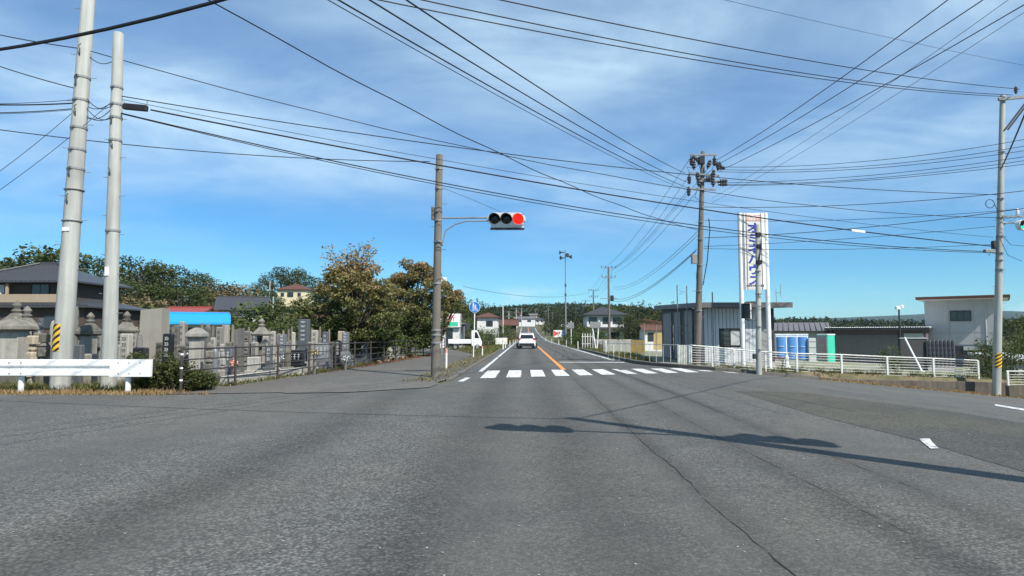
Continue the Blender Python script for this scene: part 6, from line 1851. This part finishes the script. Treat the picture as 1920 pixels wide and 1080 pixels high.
for k, (a, b, c) in enumerate(((( 1296, 292), (1305, 300), (1312, 322)), ((1338, 294), (1333, 320), (1320, 330)), ((1292, 328), (1285, 315), (1300, 318)), ((1344, 330), (1350, 345), (1330, 345)), ((1305, 358), (1300, 372), (1314, 380)), ((1300, 318), (1310, 310), (1322, 325)))):
    MB().tube([rel(*a) + Vector((0, -.2, 0)), rel(*b) + Vector((0, -.25, 0)), rel(*c) + Vector((0, -.15, 0))], .012, 5).obj('jumper', M['wire'], pM)

# ------------------------------------------------------------------ right-hand utility pole
rY = 27.0
bR = P(1868.5, 745, rY); tR = P(1880, 178, rY)
bR.z = T(bR.x, rY) if abs(T(bR.x, rY) - bR.z) < .5 else bR.z
pR, dR = pole('utility_pole', 'tall grey concrete utility pole with braced top arm and striped band on the right', bR, tR, .16, .10, M['conc_pole'], (2.4, 11), (5.2, 5.6, 5.9, 6.6, 7.4, 8.2, 10.2), nstep=.7)
hazard_plate(pR, 1.15, 1.75, .157, -1.5, 1.2, d=dR)
def relR(px, py, Y=rY): return P(px, py, Y) - bR
ta = relR(1874, 188)
MB().box(ta + Vector((1.3, -.14, .12)), (2.9, .1, .12), 0, 0, -.09).obj('crossarm', M['galv'], pR)
for dx in (.0, .12):
    MB().tube([relR(1880, 245) + Vector((dx, -.13, 0)), ta + Vector((1.2 + dx, -.14, .12))], .035, 6).obj('arm_brace', M['dark_metal'], pR)
for x in (.6, 1.2, 2.2):
    insulator(pR, ta + Vector((x, -.14, .22)), (0, 0, 1), 1.2)
z2 = relR(1890, 407).z; x2 = relR(1876, 407).x
MB().box((x2 + .7, -.12, z2), (1.7, .08, .08)).obj('crossarm', M['galv'], pR)
MB().tube([(x2 + .05, -.12, z2 - .35), (x2 + .6, -.12, z2)], .02, 6).obj('arm_brace', M['galv'], pR)
for x in (.62, .9):
    insulator(pR, (x2 + x, -.12, z2 + .04), (0, 0, 1), 1.15, M['porcelain_w'])
# side-on signal on an arm of that pole
sh_ = relR(1915, 424)
MB().tube([(x2, -.1, sh_.z + .12), (sh_.x + .2, -.1, sh_.z + .12)], .03, 8).obj('signal_arm', M['galv'], pR)
hd = signal_head(pR, 'signal_head', (20.60 + .36 - bR.x, -.15, sh_.z), 0, 0, rz=.35, tilt=0, vis=M['black'])
MB().bbox(relR(1851, 471) + Vector((0, -.1, 0)), (.42, .16, .14), .04).obj('street_light', M['galv'], pR)
MB().bbox(relR(1860, 460) + Vector((0, -.1, 0)), (.16, .16, .36), .03).obj('junction_box', M['dark_metal'], pR)
MB().tube([relR(1851, 471), relR(1866, 470)], .02, 6).obj('light_arm', M['galv'], pR)
cc = relR(1853, 383); mb = MB()
mb.tube([cc + Vector((.18 * math.cos(a), -.1, .18 * math.sin(a))) for a in np.linspace(0, 6.3, 20)], .014, 5)
mb.tube([cc + Vector((.18, -.1, 0)), cc + Vector((.3, -.1, -.3))], .012, 5)
mb.obj('cable_coil', M['wire'], pR)
for k, (a, b, c) in enumerate((((1868, 440), (1850, 480), (1840, 470)), ((1874, 440), (1890, 460), (1915, 462)), ((1872, 450), (1885, 480), (1912, 490)), ((1866, 425), (1878, 412), (1898, 408)))):
    MB().tube([relR(*a) + Vector((0, -.12, 0)), relR(*b) + Vector((0, -.15, 0)), relR(*c) + Vector((0, -.12, 0))], .010, 5).obj('jumper', M['wire'], pR)

# ------------------------------------------------------------------ nearer signal pole right of the frame (it throws the long shadow)
bO = Vector((5.74, 5.0, T(5.74, 5.0)))
pO, dO = pole('traffic_signal', 'concrete signal pole at the near right corner whose shadow crosses the junction', bO, bO + Vector((0, 0, 7.75)), .17, .12, M['conc_pole2'], (2.4, 6.8), (1.2, 5.0, 5.4, 7.2), cat='traffic signal', nstep=.7)
MB().tube([(0, 0, 5.3), (-1.8, .40, 5.32)], .028, 8).obj('arm', M['galv'], pO)
MB().tube([(0, 0, 5.05), (-.5, .1, 5.24), (-1.8, .40, 5.24)], .02, 8).obj('brace', M['galv'], pO)
signal_head(pO, 'signal_head', (-2.25, .5, 5.32), 0, -1, rz=math.pi - .22, tilt=.1)
MB().tube([(0, 0, 5.15), (.45, -.2, 5.18)], .028, 8).obj('arm', M['galv'], pO)
signal_head(pO, 'signal_head', (.86, -.40, 5.2), 0, -1, rz=2.6, tilt=.1)

# ------------------------------------------------------------------ far utility poles
def small_pole(px, Y, top, base=None, label='', group=None, arm=True, left=False):
    x = P(px, 600, Y).x; z = T(x, Y); zt = P(px, top, Y).z
    b = Vector((x, Y, z)); 
    o, d = pole('utility_pole', label, b, (x, Y, zt), .16, .10, M['conc_pole2'] if not left else M['conc_pole'], (99, 99), (), group)
    if arm:
        for dz, w in ((-.15, 1.7), (-1.25, 1.5)):
            MB().box((0, -.13, d.z + dz), (w, .08, .08)).obj('crossarm', M['galv'], o)
            for s in (-.48, -.2, .2, .48): insulator(o, (s * w, -.13, d.z + dz + .02), (0, 0, 1), .9)
    return o, d
o, d = small_pole(1142, 72, 500, None, 'dark utility pole with transformer standing before the white house')
MB().lathe([(.16, d.z - 3.9), (.2, d.z - 3.85), (.2, d.z - 3.3), (.16, d.z - 3.25)], 10, (.35, -.1, 0)).obj('transformer', M['dark_metal'], o)
MB().box((0, -.13, d.z - 3.6), (1.9, .07, .07)).obj('crossarm', M['galv'], o)
small_pole(1113, 108, 543, None, 'smaller utility pole left of the white house')
small_pole(1098, 140, 563, None, 'faint distant utility pole beyond the white house')
for px, Y, tp in ((1080, 190, 578), (1036, 240, 586), (1022, 260, 583), (1010, 280, 590), (1004, 300, 580), (1028, 200, 574)):
    small_pole(px, Y, tp, None, 'small far utility pole right of the rising road', 'far poles right of the road')
for px, Y, tp in ((943, 105, 572), (968, 190, 578), (978, 260, 578), (954, 160, 584)):
    small_pole(px, Y, tp, None, 'thin pale far pole left of the rising road', 'far poles left of the road', px != 943, True)

# ------------------------------------------------------------------ overhead wires
last_wire = []
sleeve = []
def wire(a, b, mid=None, r=.014, label=None, group=None, wav=0.0, n=28):
    """a, b: (px, py, Y) or Vector; mid: photo pixel the wire passes, fixes the sag"""
    A = a if isinstance(a, Vector) else P(*a); B = b if isinstance(b, Vector) else P(*b)
    sag = .3
    if mid:
        inv = RM.inverted(); best = None
        for i in range(1, 200):
            t = i / 200; p = inv @ (A.lerp(B, t) - Vector((0, 0, EYE)))
            if p.z >= -.01: continue
            px = 960 + F * p.x / -p.z
            if best is None or abs(px - mid[0]) < best[0]:
                best = (abs(px - mid[0]), t)
        t = best[1]; q = A.lerp(B, t)
        zt = P(mid[0], mid[1], q.y).z
        sag = (q.z - zt) / (4 * t * (1 - t))
    pts = []
    for i in range(n + 1):
        t = i / n
        p = A.lerp(B, t); p.z -= sag * 4 * t * (1 - t)
        if wav: p.z += wav * math.sin(t * 46) * math.sin(t * math.pi)
        pts.append(p - A)
    mb = MB().tube(pts, r, 5)
    o = mb.obj('overhead_wire', M['wire'], None, A)
    last_wire[:] = [A + p for p in pts]
    return tag(o, label, 'wire', group)
OT = bO + Vector((0, 0, 7.6))
wire(OT, Vector((-17.5, 12.3, 7.2)), (300, 33), .025, 'thick black cable crossing low over the junction towards the far left')
wire(OT, Vector((19.8, 26.6, 8.2)), None, .024, 'thin wire from the near signal pole to the right-hand pole')
# high three-phase lines coming over the camera from the left to the prefab pole
for i, (sx, ex, ey, mx, my) in enumerate(((690, 1289, 352, 960, 192), (745, 1287, 341, 960, 163), (810, 1285, 325, 960, 123))):
    s0 = P(sx, 0, 8.5); e0 = P(ex, ey, mY); dr = (s0 - e0)
    wire(e0, s0 + dr.normalized() * 9, None, .012, 'high line wire running over the junction to the upper arms of the prefab pole', 'high wires to the prefab pole')
wire(P(1288, 357, mY), P(668, 0, 8.5) + (P(668, 0, 8.5) - P(1288, 357, mY)).normalized() * 8, None, .007, 'faint thin wire beside the high lines to the prefab pole')
# three lines to the top of the right pole
for i, (sx, ey, mx, my) in enumerate(((890, 181, 1300, 113), (970, 178, 1400, 115), (1065, 167, 1500, 112))):
    e0 = P(1884 + 14 * i, ey, rY - .2); s0 = P(sx, 0, 13)
    wire(e0, s0 + (s0 - e0).normalized() * 9, (mx, {0: 111, 1: 120, 2: 111}[i]), .013, 'long wire sweeping from overhead to the top arm of the right-hand pole', 'wires to the top of the right-hand pole')
wire((1335, -6, 20), (1990, 135, 34), (1620, 60), .007, 'faint high wire crossing the upper right sky')
# lines from the prefab pole back over the camera on the right
for i, (x0, y0, sx) in enumerate(((1344, 300, 1746), (1348, 307, 1808), (1350, 320, 1896))):
    e0 = P(x0, y0, mY); s0 = P(sx, 0, 13.5)
    wire(e0, s0 + (s0 - e0).normalized() * 8, None, .012, 'line wire rising from the prefab pole over the near right corner', 'wires rising right of the prefab pole')
for i, (x0, y0, sx) in enumerate(((1410, 318, 1862), (1440, 310, 1925))):
    s0 = P(sx, 0, 14); e0 = P(1335, 372 + 8 * i, mY)
    wire(e0, s0 + (s0 - e0).normalized() * 6, None, .006, 'faint service wire rising from the prefab pole', 'faint service wires')
# prefab pole to the far right beyond the right-hand pole
for i, (y0, ym, y1) in enumerate(((313, 301, 235), (318, 310, 247), (322, 315, 258), (343, 328, 275), (346, 334, 281), (348, 337, 290))):
    b = P(1920, y1, 25.5); a = P(1346, y0, mY)
    wire(a, b + (b - a).normalized() * 5, (1640, ym), .012, 'sagging line wire from the prefab pole past the right-hand pole', 'line wires to the right')
for i, (y0, mx, ym, y1) in enumerate(((388, 1600, 384, 340), (413, 1560, 413, 375), (446, 1560, 432, 376), (462, 1600, 447, 424), (466, 1600, 467, 458))):
    a = P(1320, y0, mY); b = P(1920, y1, 25.6) if i < 3 else P(1866, y1, rY)
    wire(a, b + ((b - a).normalized() * 5 if i < 3 else Vector((0, 0, 0))), (mx, ym), .014 if i in (0, 2) else .010, 'low telephone cable from the prefab pole towards the right-hand pole', 'telephone cables to the right')
# cables from the two left poles across the junction to the right pole
for i, (a, b, mid, r, lab) in enumerate((
    ((282, 206, 15.9), (1864, 462, rY), (1310, 392), .022, 'thick cable from the splice box across the junction to the right-hand pole'),
    ((226, 212, 16.0), (1864, 472, rY), (830, 343), .016, 'telephone cable from the shorter pole crossing in front of the prefab pole'),
    ((226, 213, 16.0), (1866, 474, rY), (830, 348), .012, 'second telephone cable close below the one from the shorter pole'),
    ((226, 180, 16.0), (1872, 365, rY), (940, 287), .014, 'upper cable from the shorter pole over the red signal to the right'),
    ((170, 96, 15.8), (1868, 408, rY), (935, 289), .012, 'wavy wire from the leaning pole over the red signal to the right'),
    ((226, 186, 16.0), (1862, 445, rY), (830, 300), .008, 'thin wire just above the thick cable of the splice box'))):
    wire(a, b, mid, r, lab, None, .012 if 'wavy' in lab else 0.0, 44)
    if i == 0:
        sleeve = min(zip(last_wire, last_wire[1:]), key=lambda s: abs(s[0].x / s[0].y - P(1590, 425, 20).x / 20))
wire(P(440, -8, 11.5) + (P(440, -8, 11.5) - P(1312, 432, mY)).normalized() * 4, (1312, 432, mY), (935, 287), .013, 'wavy drop wire slanting from overhead down to the prefab pole', None, .02, 44)
wire(P(0, 232, 15.6) + Vector((-3, -.2, .25)), (806, 303, 20.4), (420, 287), .013, 'cable from the far left past both pale poles to the top of the signal pole')
# left of the leaning pole
for i, (y0, x1, y1, r) in enumerate(((48, 158, 92, .013), (107, 150, 168, .013), (180, 148, 193, .018), (178, 148, 186, .008), (195, 146, 203, .012), (197, 146, 205, .007))):
    a = P(0, y0, 15.2); b = P(x1, y1, 15.75)
    wire(a + (a - b).normalized() * 5, b, None, r, 'wire coming in from the left to the leaning pole', 'wires left of the leaning pole')
for y0, x1, y1 in ((302, 135, 212), (335, 205, 195)):
    a = P(0, y0, 15.5); b = P(x1, y1, 15.8)
    wire(a + (a - b).normalized() * 4, b, None, .007, 'thin guy wire slanting up from the left to the pale poles', 'guy wires on the left')
for a, b in (((158, 94), (226, 103)), ((160, 180), (222, 186)), ((158, 196), (224, 210)), ((150, 188), (222, 178)), ((150, 212), (220, 190)), ((150, 205), (225, 205))):
    wire((a[0], a[1], 15.8), (b[0], b[1], 16.0), None, .010, 'short cable link between the two pale poles', 'cable links between the pale poles', n=8)
# prefab pole to the next pole on
tF = P(1142, 502, 72)
for i, (x0, y0, x1, y1) in enumerate(((1293, 298, 1133, 503), (1290, 332, 1149, 503), (1340, 300, 1154, 503), (1290, 357, 1136, 512), (1306, 360, 1152, 512), (1312, 430, 1150, 538), (1312, 437, 1150, 542), (1306, 468, 1146, 560), (1304, 472, 1146, 564))):
    a = P(x0, y0, mY); b = P(x1, y1, 72)
    t = .5; m_ = a.lerp(b, t); sag = .55 + .25 * (i > 4)
    o = wire(a, b, None, .011 if i < 7 else .016, 'wire curving from the prefab pole to the pole before the white house', 'wires between the right-side poles')
    # deepen sag
    n = len(o.data.vertices) // 5
    for k in range(n):
        tt = k / (n - 1)
        for j in range(5): o.data.vertices[k * 5 + j].co.z -= (sag - .3) * 4 * tt * (1 - tt)
for x1, y1 in ((1104, 546), (1122, 546), (1106, 556), (1120, 556)):
    wire((1142 + (x1 - 1113) * .9, 505 if y1 < 550 else 520, 72), (x1, y1, 108), None, .012, 'wire between the far poles near the white house', 'wires between the far poles')
wire((868, 537, 60), (1105, 548, 108), (1030, 557), .018, 'single wire hanging across the main road far ahead')
sl_ = MB().bbox((0, 0, 0), (.68, .06, .085), .02).obj('cable_sleeve', M['plastic_w'], None, (sleeve[0] + sleeve[1]) / 2); sl_.rotation_euler = (sleeve[1] - sleeve[0]).to_track_quat('X', 'Z').to_euler()
tag(sl_, 'white plastic sleeve clipped on the thick cable right of the company sign', 'cable sleeve')

# ------------------------------------------------------------------ far town along the rising road
tw = [(984, 324, 612, 594, 40, 'plaster_w', 'roof_grey', 'white building with pale sign at the top of the rise'), (962, 300, 614, 600, 16, 'plaster_w', 'tile', 'white house at the left of the far road'), (1012, 360, 606, 598, 18, 'plaster_w', 'tile', 'pale house right of the far road crest'),
      (1000, 420, 600, 588, 14, 'plaster_pale', 'roof_grey', 'cream house above the road crest'), (972, 440, 598, 586, 12, 'plaster_w', 'roof_brown', 'small house up the far slope'), (1024, 460, 596, 586, 14, 'plaster_w', 'tile', 'small white house among far trees'), (950, 430, 600, 590, 12, 'plaster', 'tile', 'small cream house left on the far slope'),
      (990, 520, 588, 580, 12, 'plaster_w', 'tile', 'tiny white house high on the far slope'), (1008, 540, 590, 582, 10, 'plaster_w', 'roof_brown', 'tiny house right on the far slope'), (1056, 330, 608, 598, 16, 'plaster_w', 'tile_blk', 'pale house behind the loudspeaker pole'), (932, 260, 612, 602, 12, 'brown_wall', 'roof_brown', 'brown house left of the far road')]
for px, Y, base, top, wpx, wall, rf_, lab in tw:
    x = P(px, 600, Y).x; w = wpx * Y / F
    z = T(x, Y); h = max(2.6, P(px, top, Y).z - z - .9)
    house('house', lab, x, Y, w, w * .8, h, 'gable', .9, .5, wall, rf_, [(-w * .25, h * .65, w * .16, .9, 1), (w * .2, h * .65, w * .16, .9, 1)])
for i in range(46):
    Y = rng.uniform(260, 620); px = rng.choice((rng.uniform(930, 982), rng.uniform(1006, 1075), rng.uniform(880, 960)))
    if abs(P(px, 600, Y).x - 1.4) < 7: continue
    plant(CK if i % 2 else BK, px, Y, 0, 'dark tree scattered round the far houses', 'trees round the far houses', wide=1.3, h=rng.uniform(6, 10))

# ------------------------------------------------------------------ far forest on the ridges
g = np.random.default_rng(77)
N_ = 8200
half = g.random(N_) < .5
Yf = np.where(half, g.uniform(430, 1250, N_), g.uniform(420, 900, N_))
af = np.where(half, g.uniform(-.16, .22, N_), g.uniform(.15, .85, N_))
Xf = af * Yf
zs = Tz(Xf, Yf)
r0 = g.uniform(1.6, 3.4, N_); hh = g.uniform(1.0, 1.8, N_)
K = 64
d = g.normal(size=(N_, K, 3)); d /= np.linalg.norm(d, axis=2, keepdims=True)
d *= (r0[:, None] * g.uniform(.45, 1.1, (N_, K)))[..., None]
taper = g.random(N_) < .35
d[..., 2] *= hh[:, None]
top = d[..., 2] / (r0 * hh)[:, None]
sq = np.where(taper[:, None], np.clip(.75 - .55 * top, .12, 1.2), 1.0)
d[..., 0] *= sq; d[..., 1] *= sq
C = d + np.stack([Xf, Yf, zs + r0 * hh * .8], -1)[:, None, :]
tone = np.clip(np.repeat(g.uniform(0, .65, N_), K) + g.uniform(0, .35, N_ * K), 0, 1)
me = leaf_mesh('forest', C.reshape(-1, 3), np.repeat(r0 * .62, K), L_FOREST, 78, tone, .8, .3)
tag(link('forest', me), 'far dark forest covering the distant ridges', 'forest', kind='stuff')

# ------------------------------------------------------------------ air
hzm = bpy.data.materials.new('haze'); hzm.use_nodes = True
t = hzm.node_tree; t.nodes.clear()
vo = t.nodes.new('ShaderNodeVolumePrincipled'); vo.inputs['Color'].default_value = (.55, .78, 1.0, 1); vo.inputs['Density'].default_value = 0.00005; vo.inputs['Anisotropy'].default_value = 0.0
ou = t.nodes.new('ShaderNodeOutputMaterial'); t.links.new(vo.outputs[0], ou.inputs['Volume'])
ho = MB().box((0, 3500, 160), (16000, 13000, 340)).obj('haze', hzm)
tag(ho, 'thin bluish haze over the far hills', 'haze', kind='stuff')
